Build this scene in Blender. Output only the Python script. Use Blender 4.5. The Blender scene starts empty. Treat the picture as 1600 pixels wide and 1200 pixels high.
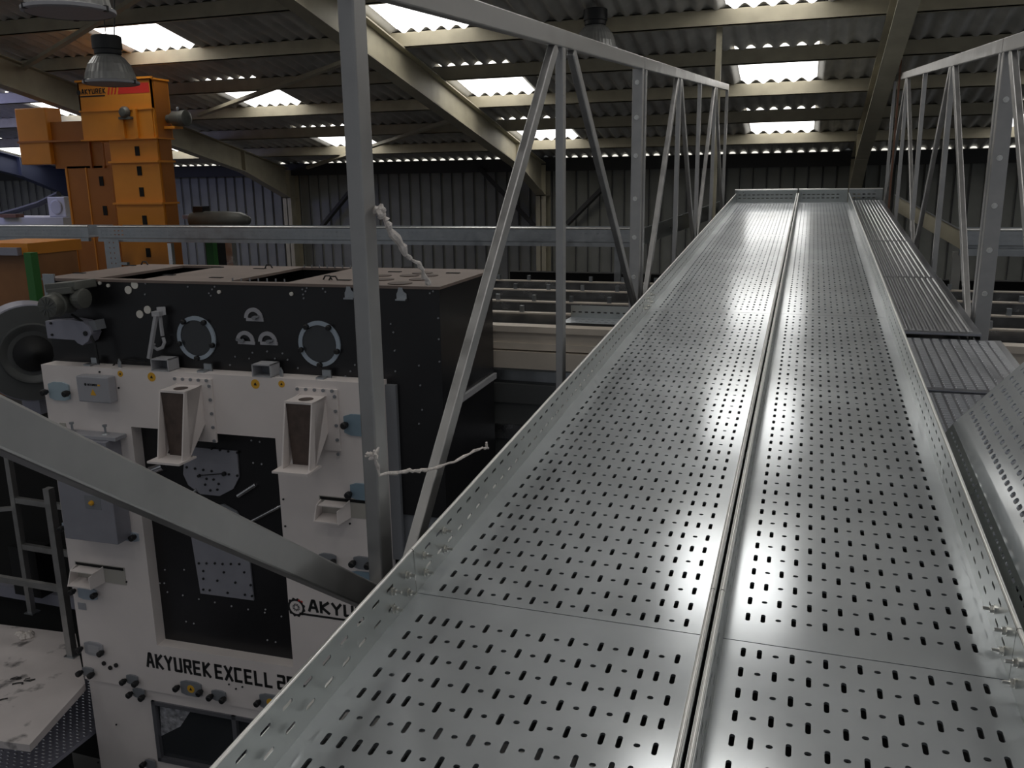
import bpy, bmesh, math, random
import numpy as np
from mathutils import Vector, Matrix
random.seed(7)
SC = bpy.context.scene
COL = SC.collection
H = 4.8                                  # camera height above the hall floor
C = np.array([0., 0., H])
F = 1355.0
PITCH, ROLL, YAW, RP, MYAW = [math.radians(a) for a in (13.174, -.817, 18.718, 4.07, 1.83)]
A = np.array
def _basis():
    cy, sy = math.cos(YAW), math.sin(YAW)
    fw = A([-sy*math.cos(PITCH), cy*math.cos(PITCH), -math.sin(PITCH)])
    rt = A([cy, sy, 0.]); up = np.cross(rt, fw)
    return fw, rt*math.cos(ROLL)+up*math.sin(ROLL), -rt*math.sin(ROLL)+up*math.cos(ROLL)
FW, RT, UP = _basis()
def ray(px, py): return FW + RT*(px-800)/F - UP*(py-600)/F
def at_y(px, py, y): d = ray(px, py); return C + d*(y/d[1])
def at_z(px, py, z): d = ray(px, py); return C + d*((z-H)/d[2])
def at_x(px, py, x): d = ray(px, py); return C + d*(x/d[0])
X, Y, Z = A([1., 0, 0]), A([0, 1., 0]), A([0, 0, 1.])
RV = A([0, math.cos(RP), math.sin(RP)]); RW = A([0, -math.sin(RP), math.cos(RP)])
def ramp(u, v, w): return C + X*u + RV*v + RW*w
MX = A([math.cos(MYAW), math.sin(MYAW), 0]); MY = A([-math.sin(MYAW), math.cos(MYAW), 0])
def mach(a, d, z): return C + MX*a + MY*d + Z*z
def mp(px, py, d):                        # pixel -> (a, z) on the machine plane at depth d
    q = ray(px, py); P = q*(d/(q@MY)); return float(P@MX), float(P[2])

# ------------------------------------------------------------------ materials
def mat(name, col, rough=.5, metal=0., noise=.0, nscale=8., emit=None, estr=0., bump=0., bscale=60., alpha=None, rvar=0., dirt=None, spec=None, two=None):
    m = bpy.data.materials.new(name); m.use_nodes = True
    nt = m.node_tree; b = nt.nodes['Principled BSDF']
    b.inputs['Base Color'].default_value = (*col, 1); b.inputs['Roughness'].default_value = rough; b.inputs['Metallic'].default_value = metal
    if spec is not None: b.inputs['Specular IOR Level'].default_value = spec
    tc = nt.nodes.new('ShaderNodeTexCoord')
    if noise or rvar or dirt:
        n = nt.nodes.new('ShaderNodeTexNoise'); n.inputs['Scale'].default_value = nscale; n.inputs['Detail'].default_value = 6
        nt.links.new(tc.outputs['Object'], n.inputs['Vector'])
        r = nt.nodes.new('ShaderNodeValToRGB')
        lo = tuple(max(0, c*(1-noise)) for c in col); hi = tuple(min(1, c*(1+noise)) for c in col)
        r.color_ramp.elements[0].position = .3; r.color_ramp.elements[1].position = .7
        r.color_ramp.elements[0].color = (*lo, 1); r.color_ramp.elements[1].color = (*hi, 1)
        nt.links.new(n.outputs['Fac'], r.inputs['Fac'])
        out = r.outputs['Color']
        if dirt:
            n2 = nt.nodes.new('ShaderNodeTexNoise'); n2.inputs['Scale'].default_value = dirt[1]; n2.inputs['Detail'].default_value = 8
            nt.links.new(tc.outputs['Object'], n2.inputs['Vector'])
            r2 = nt.nodes.new('ShaderNodeValToRGB'); r2.color_ramp.elements[0].position = dirt[2]; r2.color_ramp.elements[1].position = dirt[2]+.12
            mx = nt.nodes.new('ShaderNodeMix'); mx.data_type = 'RGBA'
            nt.links.new(n2.outputs['Fac'], r2.inputs['Fac']); nt.links.new(r2.outputs['Color'], mx.inputs['Factor'])
            nt.links.new(out, mx.inputs['A']); mx.inputs['B'].default_value = (*dirt[0], 1); out = mx.outputs['Result']
        nt.links.new(out, b.inputs['Base Color'])
        if rvar:
            mr = nt.nodes.new('ShaderNodeMapRange'); mr.inputs['From Min'].default_value = .3; mr.inputs['From Max'].default_value = .7
            mr.inputs['To Min'].default_value = max(.03, rough-rvar); mr.inputs['To Max'].default_value = rough+rvar
            nt.links.new(n.outputs['Fac'], mr.inputs['Value']); nt.links.new(mr.outputs['Result'], b.inputs['Roughness'])
    if bump:
        nb = nt.nodes.new('ShaderNodeTexNoise'); nb.inputs['Scale'].default_value = bscale; nb.inputs['Detail'].default_value = 3
        nt.links.new(tc.outputs['Object'], nb.inputs['Vector'])
        bp = nt.nodes.new('ShaderNodeBump'); bp.inputs['Strength'].default_value = bump; bp.inputs['Distance'].default_value = .01
        nt.links.new(nb.outputs['Fac'], bp.inputs['Height']); nt.links.new(bp.outputs['Normal'], b.inputs['Normal'])
    if emit:
        b.inputs['Emission Color'].default_value = (*emit, 1); b.inputs['Emission Strength'].default_value = estr
    if two is not None:
        b2 = nt.nodes.new('ShaderNodeBsdfPrincipled'); mx2 = nt.nodes.new('ShaderNodeMixShader'); mx2.inputs['Fac'].default_value = two[1]
        for k in ('Base Color',):
            b2.inputs[k].default_value = b.inputs[k].default_value
            if b.inputs[k].links: nt.links.new(b.inputs[k].links[0].from_socket, b2.inputs[k])
        b2.inputs['Metallic'].default_value = metal; b2.inputs['Roughness'].default_value = two[0]
        nt.links.new(b.outputs[0], mx2.inputs[1]); nt.links.new(b2.outputs[0], mx2.inputs[2]); nt.links.new(mx2.outputs[0], nt.nodes['Material Output'].inputs['Surface'])
    if alpha is not None:
        b.inputs['Alpha'].default_value = alpha
    return m

M = {}
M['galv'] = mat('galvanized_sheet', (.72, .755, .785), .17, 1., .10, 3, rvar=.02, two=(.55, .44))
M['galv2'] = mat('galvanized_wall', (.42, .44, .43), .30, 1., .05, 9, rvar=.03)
M['galvd'] = mat('galvanized_dull', (.40, .42, .44), .42, 1., .12, 12, rvar=.1)
M['tread'] = mat('tread_plate_steel', (.40, .41, .45), .30, 1., .04, 9, rvar=.03)
M['treadtop'] = mat('glint_tread_top', (.66, .67, .70), .30, 1., .05, 9)  # reflections on the ridge tops put into a lighter metal colour
M['lip'] = mat('highlit_rolled_edge', (.88, .88, .86), .34, 1.)  # brighter than the tray sheet, the edge highlight painted in
M['tube'] = mat('steel_tube', (.40, .395, .39), .40, .75, .08, 14, rvar=.08)
M['tubep'] = mat('primed_tube', (.37, .37, .35), .5, .35, .06, 10)
M['bolt'] = mat('zinc_bolt', (.75, .74, .70), .25, 1.)
M['skylight'] = mat('translucent_roof_sheet', (.9, .88, .82), .5, emit=(1, .98, .95), estr=3.2)
M['leak'] = mat('daylight_gap', (.9, .9, .85), .5, emit=(1, .97, .88), estr=1.0)
M['roof'] = mat('fibre_cement_sheet', (.48, .47, .44), .85, 0, .2, 3)
M['cream'] = mat('cream_steel', (.38, .345, .255), .6, 0, .12, 5)
M['creamd'] = mat('cream_frame_steel', (.36, .33, .245), .6, 0, .12, 4)
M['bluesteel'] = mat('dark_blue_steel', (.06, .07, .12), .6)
M['wall'] = mat('metal_cladding', (.205, .21, .192), .65, 0, .12, 3)
M['walld'] = mat('cladding_seam', (.045, .045, .045), .8)
M['floor'] = mat('concrete_floor', (.10, .10, .10), .8, 0, .25, 1.2)
M['white'] = mat('white_enamel', (.80, .735, .71), .42, 0, .04, 3)
M['whited'] = mat('white_inner', (.42, .40, .36), .55)
M['black'] = mat('black_enamel', (.010, .0095, .011), .33, 0, .2, 4)
M['blackm'] = mat('black_plastic', (.008, .008, .009), .5)
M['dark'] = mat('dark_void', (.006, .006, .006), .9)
M['brownp'] = mat('brown_panel', (.19, .145, .125), .55, 0, .15, 4)
M['brown'] = mat('brown_laminate', (.085, .06, .05), .6, 0, .25, 18)
M['glass_dark'] = mat('dark_glass', (.035, .038, .042), .12, 0)
M['pale'] = mat('pale_grey_panel', (.42, .42, .44), .5, 0, .04, 6)
M['greyp'] = mat('grey_plate', (.30, .30, .34), .45, .2, .05, 9)
M['boxgrey'] = mat('grey_box', (.36, .36, .39), .5)
M['ring'] = mat('light_blue_ring', (.36, .42, .49), .4)
M['bluep'] = mat('blue_acrylic', (.22, .31, .38), .25, 0, .05, 6)
M['bluepl'] = mat('pale_blue_acrylic', (.36, .46, .52), .25, 0, .05, 6)
M['greycov'] = mat('grey_cover', (.22, .23, .25), .4)
M['yellow'] = mat('yellow_sticker', (.75, .40, .03), .5)
M['red'] = mat('red_print', (.62, .03, .02), .5)
M['ink'] = mat('black_print', (.012, .012, .012), .5)
M['caps'] = mat('white_cap', (.72, .69, .63), .5)
M['motor'] = mat('grey_green_motor', (.115, .118, .105), .45, .2, .1, 12)
M['fan'] = mat('grey_fan_casing', (.11, .115, .115), .4, .2, .05, 5)
M['fanside'] = mat('blue_grey_casing', (.30, .30, .36), .4, .2)
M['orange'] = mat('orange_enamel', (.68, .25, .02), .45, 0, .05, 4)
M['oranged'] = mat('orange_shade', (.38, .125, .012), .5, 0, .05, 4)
M['green'] = mat('green_enamel', (.03, .16, .03), .5)
M['lampblack'] = mat('lamp_housing', (.012, .013, .015), .5)
M['lampglass'] = mat('prismatic_reflector', (.34, .34, .33), .35, .3, .1, 20)
M['wire'] = mat('dark_wire', (.03, .03, .03), .6)
M['film'] = mat('clear_film', (.72, .66, .62), .25, 0, .2, 40, bump=.6, bscale=90)
M['rust'] = mat('rust_brown', (.14, .07, .045), .6, .3)
M['wplat'] = mat('white_platform', (.62, .57, .56), .6, 0, .06, 4, dirt=((.12, .11, .11), 7, .60))
M['beige'] = mat('beige_beam', (.62, .55, .47), .5, 0, .05, 8)
M['cab'] = mat('grey_cabinet', (.12, .125, .125), .32, .3)
M['silver'] = mat('shiny_steel', (.62, .62, .63), .22, 1., .15, 6, rvar=.1)
M['aluframe'] = mat('aluminium_frame', (.20, .20, .22), .4, .5)

# ------------------------------------------------------------------ mesh builder
class MB:
    def __init__(s): s.v = []; s.f = []
    def add(s, vs, fs):
        o = len(s.v); s.v += [tuple(map(float, p)) for p in vs]; s.f += [tuple(i+o for i in f) for f in fs]; return s
    def hexa(s, p):                       # 8 corners: bottom loop 0-3, top loop 4-7
        return s.add(p, [(3, 2, 1, 0), (4, 5, 6, 7), (0, 1, 5, 4), (1, 2, 6, 5), (2, 3, 7, 6), (3, 0, 4, 7)])
    def box(s, o, ex, ey, ez):            # corner plus three edge vectors
        o, ex, ey, ez = map(A, (o, ex, ey, ez))
        if np.dot(np.cross(ex, ey), ez) < 0: ex, ey = ey, ex
        return s.hexa([o, o+ex, o+ex+ey, o+ey, o+ez, o+ex+ez, o+ex+ey+ez, o+ey+ez])
    def aabb(s, a, b):
        a, b = A(a), A(b); lo, hi = np.minimum(a, b), np.maximum(a, b); d = hi-lo
        return s.box(lo, (d[0], 0, 0), (0, d[1], 0), (0, 0, d[2]))
    def bar(s, p, q, w, h, up=(0, 0, 1)): # rectangular bar, h along 'up'
        p, q, up = A(p), A(q), A(up, float); t = q-p; t = t/np.linalg.norm(t)
        sd = np.cross(t, up); sd /= np.linalg.norm(sd); u = np.cross(sd, t)
        return s.box(p-sd*w/2-u*h/2, sd*w, q-p, u*h)
    def rings(s, loops, cap=True, closed=True):
        n = len(loops[0]); vs = [p for l in loops for p in l]; fs = []
        for k in range(len(loops)-1):
            for i in range(n if closed else n-1):
                j = (i+1) % n; fs.append((k*n+i, k*n+j, (k+1)*n+j, (k+1)*n+i))
        if cap: fs.append(tuple(range(n))[::-1]); fs.append(tuple((len(loops)-1)*n+i for i in range(n)))
        return s.add(vs, fs)
    def lathe(s, o, ax, prof, n=24, cap=True):   # prof: (radius, offset along axis)
        o, ax = A(o), A(ax, float); ax = ax/np.linalg.norm(ax)
        e = np.cross(ax, A([.31, .2, .93])); e /= np.linalg.norm(e); g = np.cross(ax, e)
        return s.rings([[o+ax*h+(e*math.cos(2*math.pi*i/n)+g*math.sin(2*math.pi*i/n))*max(r, 1e-4) for i in range(n)] for r, h in prof], cap)
    def cyl(s, p, q, r, n=16):
        p, q = A(p), A(q); L = np.linalg.norm(q-p); return s.lathe(p, q-p, [(r, 0), (r, L)], n)
    def path(s, pts, r, n=8):
        pts = [A(p, float) for p in pts]; loops = []; e = None
        for i, p in enumerate(pts):
            t = pts[min(i+1, len(pts)-1)]-pts[max(i-1, 0)]; t /= np.linalg.norm(t)
            if e is None: e = np.cross(t, A([.3, .21, .9]))
            e = e-t*np.dot(e, t); e /= np.linalg.norm(e); g = np.cross(t, e)
            rr = r[i] if isinstance(r, (list, tuple)) else r
            loops.append([p+(e*math.cos(2*math.pi*k/n)+g*math.sin(2*math.pi*k/n))*rr for k in range(n)])
        return s.rings(loops)
    def prism(s, poly, o, ex, ey, ez):    # 2-d polygon in (ex,ey), extruded along ez
        o, ex, ey, ez = map(A, (o, ex, ey, ez))
        lo = [o+ex*a+ey*b for a, b in poly]; hi = [p+ez for p in lo]
        return s.rings([lo, hi])
    def build(s, name, m, parent=None, smooth=False, bevel=0, kind=None):
        base = A(parent['_o']) if parent is not None else None
        v = np.array(s.v, float)
        if base is None: base = A([(v[:, 0].min()+v[:, 0].max())/2, (v[:, 1].min()+v[:, 1].max())/2, v[:, 2].min()])
        me = bpy.data.meshes.new(name); me.from_pydata((v-base).tolist(), [], s.f)
        bm = bmesh.new(); bm.from_mesh(me); bmesh.ops.recalc_face_normals(bm, faces=bm.faces); bm.to_mesh(me); bm.free()
        me.materials.append(M[m] if isinstance(m, str) else m)
        if smooth:
            for p in me.polygons: p.use_smooth = True
            me.set_sharp_from_angle(angle=math.radians(38))
        ob = bpy.data.objects.new(name, me); COL.objects.link(ob)
        if parent is None: ob.location = base
        else: ob.parent = parent; ob['_o'] = parent['_o']
        if parent is None: ob['_o'] = tuple(base)
        if bevel:
            b = ob.modifiers.new('edge', 'BEVEL'); b.width = bevel; b.segments = 2; b.limit_method = 'ANGLE'
        if kind: ob['kind'] = kind
        return ob
def tag(o, label=None, cat=None, group=None, kind=None):
    if label: o['label'] = label
    if cat: o['category'] = cat
    if group: o['group'] = group
    if kind: o['kind'] = kind
    return o
def thing(name, label, cat, loc, group=None):
    o = bpy.data.objects.new(name, None); COL.objects.link(o); o.empty_display_size = .1
    o.location = tuple(map(float, loc)); o['_o'] = tuple(map(float, loc)); return tag(o, label, cat, group)

# stroke lettering
GL = dict(A=[(0, 0, .42, 1), (.42, 1, .62, 1), (.62, 1, .95, 0), (.2, .36, .8, .36)], K=[(.05, 0, .05, 1), (.1, .52, .9, 1), (.1, .52, .95, 0)],
          Y=[(0, 1, .45, .5), (.95, 1, .45, .5), (.45, .5, .45, 0)], U=[(.05, 1, .05, .05), (.05, .05, .9, .05), (.9, .05, .9, 1)],
          R=[(.05, 0, .05, .97), (.05, .95, .9, .95), (.9, .95, .9, .5), (.05, .5, .9, .5), (.5, .5, .95, 0)],
          E=[(.05, 0, .05, 1), (.05, .95, .9, .95), (.05, .5, .8, .5), (.05, .05, .9, .05)], X=[(0, 0, .95, 1), (0, 1, .95, 0)],
          C=[(.9, .95, .05, .95), (.05, 1, .05, 0), (.05, .05, .9, .05)], L=[(.05, 1, .05, 0), (.05, .05, .9, .05)])
GL['2'] = [(.05, .95, .9, .95), (.9, .95, .9, .5), (.9, .5, .05, .5), (.05, .5, .05, .05), (.05, .05, .9, .05)]
GL['0'] = [(.05, .95, .9, .95), (.9, 1, .9, 0), (.05, .05, .9, .05), (.05, 0, .05, 1)]
GL['6'] = [(.9, .95, .05, .95), (.05, 1, .05, 0), (.05, .05, .9, .05), (.9, .05, .9, .5), (.9, .5, .05, .5)]
def lettering(mb, text, o, ex, ey, ez, w, h, gap, th, slant=0.):
    x = 0.
    for ch in text:
        if ch != ' ':
            for (a, b, c, d) in GL[ch]:
                p = A([x+a*w+slant*b*h, b*h]); q = A([x+c*w+slant*d*h, d*h]); t = q-p; t /= np.linalg.norm(t)+1e-9; nn = A([-t[1], t[0]])
                p2, q2 = p-t*th*.22, q+t*th*.22
                mb.prism([p2-nn*th/2, q2-nn*th/2, q2+nn*th/2, p2+nn*th/2], o, ex, ey, ez)
        x += (w+gap) if ch != ' ' else w*.35
    return x

# perforated sheet
def stadium(cx, cy, w, l):
    pts = []
    if l >= w: r = w/2; dy = l/2-r; f = lambda a: (cx+r*math.cos(a), cy+(dy if math.sin(a) > 1e-9 or a < math.pi/2 and a >= 0 else -dy)+r*math.sin(a))
    for k in range(6): a = math.pi*k/5; pts.append((a, 1))
    for k in range(6): a = math.pi+math.pi*k/5; pts.append((a, -1))
    out = []
    if l >= w:
        r = w/2; d = l/2-r
        for a, s in pts: out.append((cx+r*math.cos(a), cy+s*d+r*math.sin(a)))
        return out, (10, 1, 4, 7)         # BR, TR, TL, BL
    r = l/2; d = w/2-r                    # long along s: rotate
    for a, s in pts: out.append((cx+s*d+r*math.sin(a), cy-r*math.cos(a)))
    # order starts at bottom going ccw over the right end
    return out, (1, 4, 7, 10)
def perf(mb, P, cols, rows, hole, rim):
    """P(s,t,n)->3d.  cols/rows: cell edges.  hole(i,j)->(w,l) or None; rim = depth of the hole's edge"""
    for i in range(len(cols)-1):
        for j in range(len(rows)-1):
            s0, s1, t0, t1 = cols[i], cols[i+1], rows[j], rows[j+1]; h = hole(i, j)
            cs = [(s1, t0), (s1, t1), (s0, t1), (s0, t0)]
            if not h: mb.add([P(a, b, 0) for a, b in cs], [(0, 1, 2, 3)]); continue
            pts, idx = stadium((s0+s1)/2, (t0+t1)/2, *h)
            if h[1] < h[0]: idx = (1, 4, 7, 10)
            n = len(pts); vs = [P(a, b, 0) for a, b in cs]+[P(a, b, 0) for a, b in pts]+[P(a, b, -rim) for a, b in pts]
            fs = []
            for k in range(4):
                a, b = idx[k], idx[(k+1) % 4]; run = [a]
                while run[-1] != b: run.append((run[-1]+1) % n)
                fs.append((k, (k+1) % 4)+tuple(4+r for r in reversed(run)))
            for k in range(n): fs.append((4+k, 4+(k+1) % n, 4+n+(k+1) % n, 4+n+k))
            mb.add(vs, fs)

# ------------------------------------------------------------------ building shell
YW = 15.1; SL = .21
def zroof(y): return H + .40 + SL*(YW-y)
ROOF_N = A([0, SL, 1.])
def at_roof(px, py, off=0.):              # pixel -> point on plane parallel to the roof, 'off' below it
    d = ray(px, py); t = (.40+SL*YW-off)/(d[2]+SL*d[1]); return C+d*t
mb = MB(); mb.aabb((-24, -10, -.1), (10, YW+.2, 0)); mb.build('floor', 'floor', kind='structure')
# cladding with ribs
mb = MB(); xs = []; x = -22.
prof = [(0, 0), (.012, -.025), (.03, -.025), (.042, 0), (.213, 0)]
ptsx = []
while x < 9:
    for a, b in prof[:4]: ptsx.append((x+a, YW+b))
    x += .213
n = len(ptsx)
mb.add([(a, b, 0) for a, b in ptsx]+[(a, b, H+.40) for a, b in ptsx], [(i, i+1, n+i+1, n+i) for i in range(n-1)])
mb.build('wall_far', 'wall', kind='structure')
mb = MB(); x = -22.
while x < 9: mb.aabb((x+.014, YW-.030, 0), (x+.028, YW-.024, H+.40)); x += .213
mb.build('trim_1', 'walld', kind='structure')
# corrugated roof with translucent sheets
PIT = .177; NS = 12
PY = [13.9, 12.73, 11.56, 10.4, 9.27, 8.13, 7.0, 5.87, 4.73, 3.6]      # purlin lines
rowsY = [YW+.35]+PY+[2.46, 1.3, .15, -1., -2.15, -3.3, -4.45]
def snap(x): return round(x/PIT)*PIT
skyx = [(snap(-.90), 5), (snap(-4.44), 5), (snap(-7.92), 5), (snap(-11.5), 5), (snap(-15.0), 5), (snap(2.4), 5), (snap(5.9), 5)]
nx0 = int(-22/PIT)*NS; nx1 = int(9/PIT)*NS
def sheetpt(i, y): return (i*PIT/NS, y, zroof(y)+.025*math.cos(2*math.pi*i/NS))
def is_sky(i, r):
    if r % 2 == 0 and r < 14 and r > 1 or r == 1: pass
    if r in (1, 3, 5, 7, 9, 11, 13):
        for k, (x0, nc) in enumerate(skyx):
            i0 = int(round(x0/PIT))*NS
            if i0 <= i < i0+nc*NS: return k
    return None
mb = MB(); nr = len(rowsY); ni = nx1-nx0+1
vs = [sheetpt(i, y) for y in rowsY for i in range(nx0, nx1+1)]; fs = []
for r in range(nr-1):
    for i in range(nx0, nx1):
        if is_sky(i, r) is None:
            k = r*ni+i-nx0; fs.append((k, k+1, k+1+ni, k+ni))
mb.add(vs, fs); mb.build('ceiling', 'roof', smooth=True, kind='structure')
wn = 1
for r in (1, 3, 5, 7, 9, 11, 13):
    for k, (x0, nc) in enumerate(skyx):
        i0 = int(round(x0/PIT))*NS; mb = MB(); m = nc*NS+1
        ya, yb = rowsY[r], rowsY[r+1]
        mb.add([sheetpt(i0+i, ya) for i in range(m)]+[sheetpt(i0+i, yb) for i in range(m)], [(i, i+1, m+i+1, m+i) for i in range(m-1)])
        w = mb.build('window_%d' % wn, 'skylight', smooth=True, kind='structure'); wn += 1
mb = MB(); x = nx0*PIT/NS
while x < 9:
    if min(abs(x-q) for q in (-14.6, -9.5, -4.42, .66, 5.7)) > .2:
        poly = [(.052*math.cos(math.pi-k*math.pi/6), .034*math.sin(math.pi-k*math.pi/6)) for k in range(7)]
        mb.prism(poly, (x, YW-.045, H+.383), X, Z, Y*.004)
    x += PIT
mb.build('trim_2', 'leak', kind='structure')
mb = MB(); mb.aabb((-22, YW-.14, H-.05), (9, YW-.04, H+.385)); 
# eave rail
eb = MB(); eb.aabb((-22, YW-.16, H+.16), (9, YW-.04, H+.375)); eb.build('trim_3', 'walld', kind='structure')
ordn = ['lowest', 'second', 'third', 'fourth', 'fifth', 'sixth', 'seventh', 'eighth', 'ninth', 'tenth']
for k, y in enumerate(PY):
    mb = MB(); zt = zroof(y)-.006
    mb.aabb((-22, y, zt-.165), (9, y+.012, zt)); mb.aabb((-22, y, zt-.165), (9, y+.06, zt-.155)); mb.aabb((-22, y, zt-.01), (9, y+.06, zt))
    o = mb.build('roof_purlin', 'cream'); tag(o, 'cream steel roof purlin under the corrugated sheets, %s one up from the eave' % ordn[k], 'purlin', 'roof purlins')
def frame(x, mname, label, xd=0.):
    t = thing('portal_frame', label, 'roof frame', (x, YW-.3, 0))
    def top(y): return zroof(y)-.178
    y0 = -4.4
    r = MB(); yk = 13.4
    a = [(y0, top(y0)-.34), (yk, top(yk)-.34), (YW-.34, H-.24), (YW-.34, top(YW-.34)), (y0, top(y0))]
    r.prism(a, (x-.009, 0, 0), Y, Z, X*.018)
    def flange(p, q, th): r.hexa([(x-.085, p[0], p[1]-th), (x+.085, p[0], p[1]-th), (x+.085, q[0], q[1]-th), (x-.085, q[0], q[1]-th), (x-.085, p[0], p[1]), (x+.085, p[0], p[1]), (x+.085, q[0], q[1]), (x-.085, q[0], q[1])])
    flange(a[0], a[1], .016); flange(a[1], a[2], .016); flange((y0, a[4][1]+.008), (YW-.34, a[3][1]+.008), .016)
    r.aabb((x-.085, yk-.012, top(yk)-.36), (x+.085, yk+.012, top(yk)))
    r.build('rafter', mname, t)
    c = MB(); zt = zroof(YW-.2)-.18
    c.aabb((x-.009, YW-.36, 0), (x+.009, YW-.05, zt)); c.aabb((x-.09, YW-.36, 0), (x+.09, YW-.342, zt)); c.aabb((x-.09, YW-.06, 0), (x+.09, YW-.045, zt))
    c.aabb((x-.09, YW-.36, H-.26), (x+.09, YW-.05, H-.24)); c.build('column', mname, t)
frame(-14.6, 'bluesteel', 'dark blue portal frame behind the orange elevators')
frame(-9.5, 'creamd', 'cream portal frame with curved knee right of the orange elevator')
frame(-4.42, 'creamd', 'cream portal frame whose rafter slopes across the middle behind the near post')
frame(.66, 'creamd', 'cream portal frame beyond the end of the bridge')
frame(5.7, 'creamd', 'cream portal frame out past the right truss')
def brace(p, q, w, m, label, name='bracing_bar', h=None):
    b = MB(); b.bar(p, q, w, h or w, up=(0, .3, 1)); o = b.build(name, m); tag(o, label, 'bracing', 'bracing bars')
brace(at_roof(36, 106, .23), at_roof(232, -14, .23), .05, 'creamd', 'thin roof brace crossing the skylight above the near hanging lamp')
brace(at_roof(311, 180, .23), at_roof(552, 92, .23), .05, 'creamd', 'thin roof brace crossing the skylight right of the orange elevator')
brace(at_roof(480, 262, .19), at_roof(705, 188, .19), .05, 'creamd', 'thin roof brace low behind the tall near post')
for (a, b, l) in (((488, 372), (578, 262), 'dark diagonal wall brace left of the tall near post'), ((748, 262), (838, 356), 'dark diagonal wall brace falling toward the middle column'), ((886, 350), (946, 290), 'dark diagonal wall brace rising right of the middle column')):
    brace(at_y(*a, YW-.2), at_y(*b, YW-.2), .07, 'walld', l, 'wall_brace')

# ------------------------------------------------------------------ cable trays on the bridge
CP, RPITCH = .030, .0643
def tray(u0, u1, v0, v1, ncol, kindL, label, group, bolts, phase):
    t = thing('cable_tray', label, 'cable tray', ramp((u0+u1)/2, v0, -1.02), group)
    # floor pan
    mb = MB(); g = .0012
    m0 = ((u1-u0)-ncol*CP)/2
    sh = 0
    cs = [u0+m0+i*CP for i in range(ncol+1)]
    k0 = math.ceil((v0+.002-phase)/RPITCH); k1 = math.floor((v1-.002-phase)/RPITCH)
    rows = [phase+k*RPITCH for k in range(k0, k1+1)]
    P = lambda s, q, n: ramp(s, q, -1.+n)
    def hole(i, j):
        a = (k0+j) % 2 == 0
        if ncol == 19: big = (i % 2 == 0 or i == 17) if a else ((i % 2 == 1 and i != 17) or i in (0, 2, 16, 18))
        else: big = (i % 2 == 0) if a else (i % 2 == 1 or i in (0, 14))
        return (.0092, .031) if big else (.0115, .0095)
    perf(mb, P, cs, rows, hole, .005)
    def q(a, b, c, d): mb.add([P(a, c, 0), P(b, c, 0), P(b, d, 0), P(a, d, 0)], [(0, 1, 2, 3)])
    va, vb = v0+g, v1-g
    q(u0, cs[0], va, vb); q(cs[-1], u1, va, vb); q(cs[0], cs[-1], va, rows[0]); q(cs[0], cs[-1], rows[-1], vb)
    # turned-down end edges
    for vv in (va, vb): mb.add([P(u0, vv, 0), P(u1, vv, 0), P(u1, vv, -.006), P(u0, vv, -.006)], [(0, 1, 2, 3)])
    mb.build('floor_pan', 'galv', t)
    for sd, uu in ((-1, u0), (1, u1)):
        mb = MB(); WH = .10; Pw = lambda s, qq, n: ramp(uu+sd*(-n if 0 else 0)+sd*n*-1, qq, -1.+s)
        Pw = lambda s, qq, n: ramp(uu-sd*n, qq, -1.+s)
        kk0 = math.ceil((v0+.02-.97)/.0643); kk1 = math.floor((v1-.02-.97)/.0643); rw = [.97-.032+k*.0643 for k in range(kk0, kk1+1)]; rw = [r for r in rw if va+.004 < r < vb-.004]
        edges = [0, .022, .044, .068, .090, WH]
        def wh(i, j):
            if i in (1, 3): return (.0075, .030)
            return None
        perf(mb, Pw, edges, rw, wh, .002)
        for (a, b) in ((va, rw[0]), (rw[-1], vb)): mb.add([Pw(0, a, 0), Pw(WH, a, 0), Pw(WH, b, 0), Pw(0, b, 0)], [(0, 1, 2, 3)])
        # rolled lip along the top, turned inwards/outwards
        lip = .0105
        o = ramp(uu-(0 if sd > 0 else lip), va, -1.+WH); mb.box(o, X*lip, RV*(vb-va), RW*.005)
        o = ramp(uu+(lip if sd > 0 else -lip)-.0008, va, -1.+WH-.012); mb.box(o, X*.0016, RV*(vb-va), RW*.013)
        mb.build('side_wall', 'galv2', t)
        mb = MB(); uc = uu+(-sd*0+(1 if sd > 0 else -1)*lip/2); mb.cyl(ramp(uc, va, -1.+WH+.003), ramp(uc, vb, -1.+WH+.003), .0052, 10); mb.build('rolled_edge', 'lip', t, smooth=True)
    for (uu, vv, ww, sd) in bolts:
        mb = MB(); o = ramp(uu, vv, -1.+ww)
        mb.lathe(o, X*sd, [(.0095, 0), (.0095, .004)], 12); mb.lathe(o+X*sd*.004, X*sd, [(.0075, 0), (.0075, .007)], 6); mb.lathe(o+X*sd*.011, X*sd, [(.0035, 0), (.0035, .012)], 8)
        mb.build('bolt', 'bolt', t)
    return t
UL0, UL1, UR0, UR1 = -.775, -.139, -.110, .392
secs = [(.35, 1.540), (1.540, 4.52), (4.52, 7.51), (7.51, 10.13)]
names = ['nearest section', 'second section', 'third section', 'farthest section']
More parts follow.
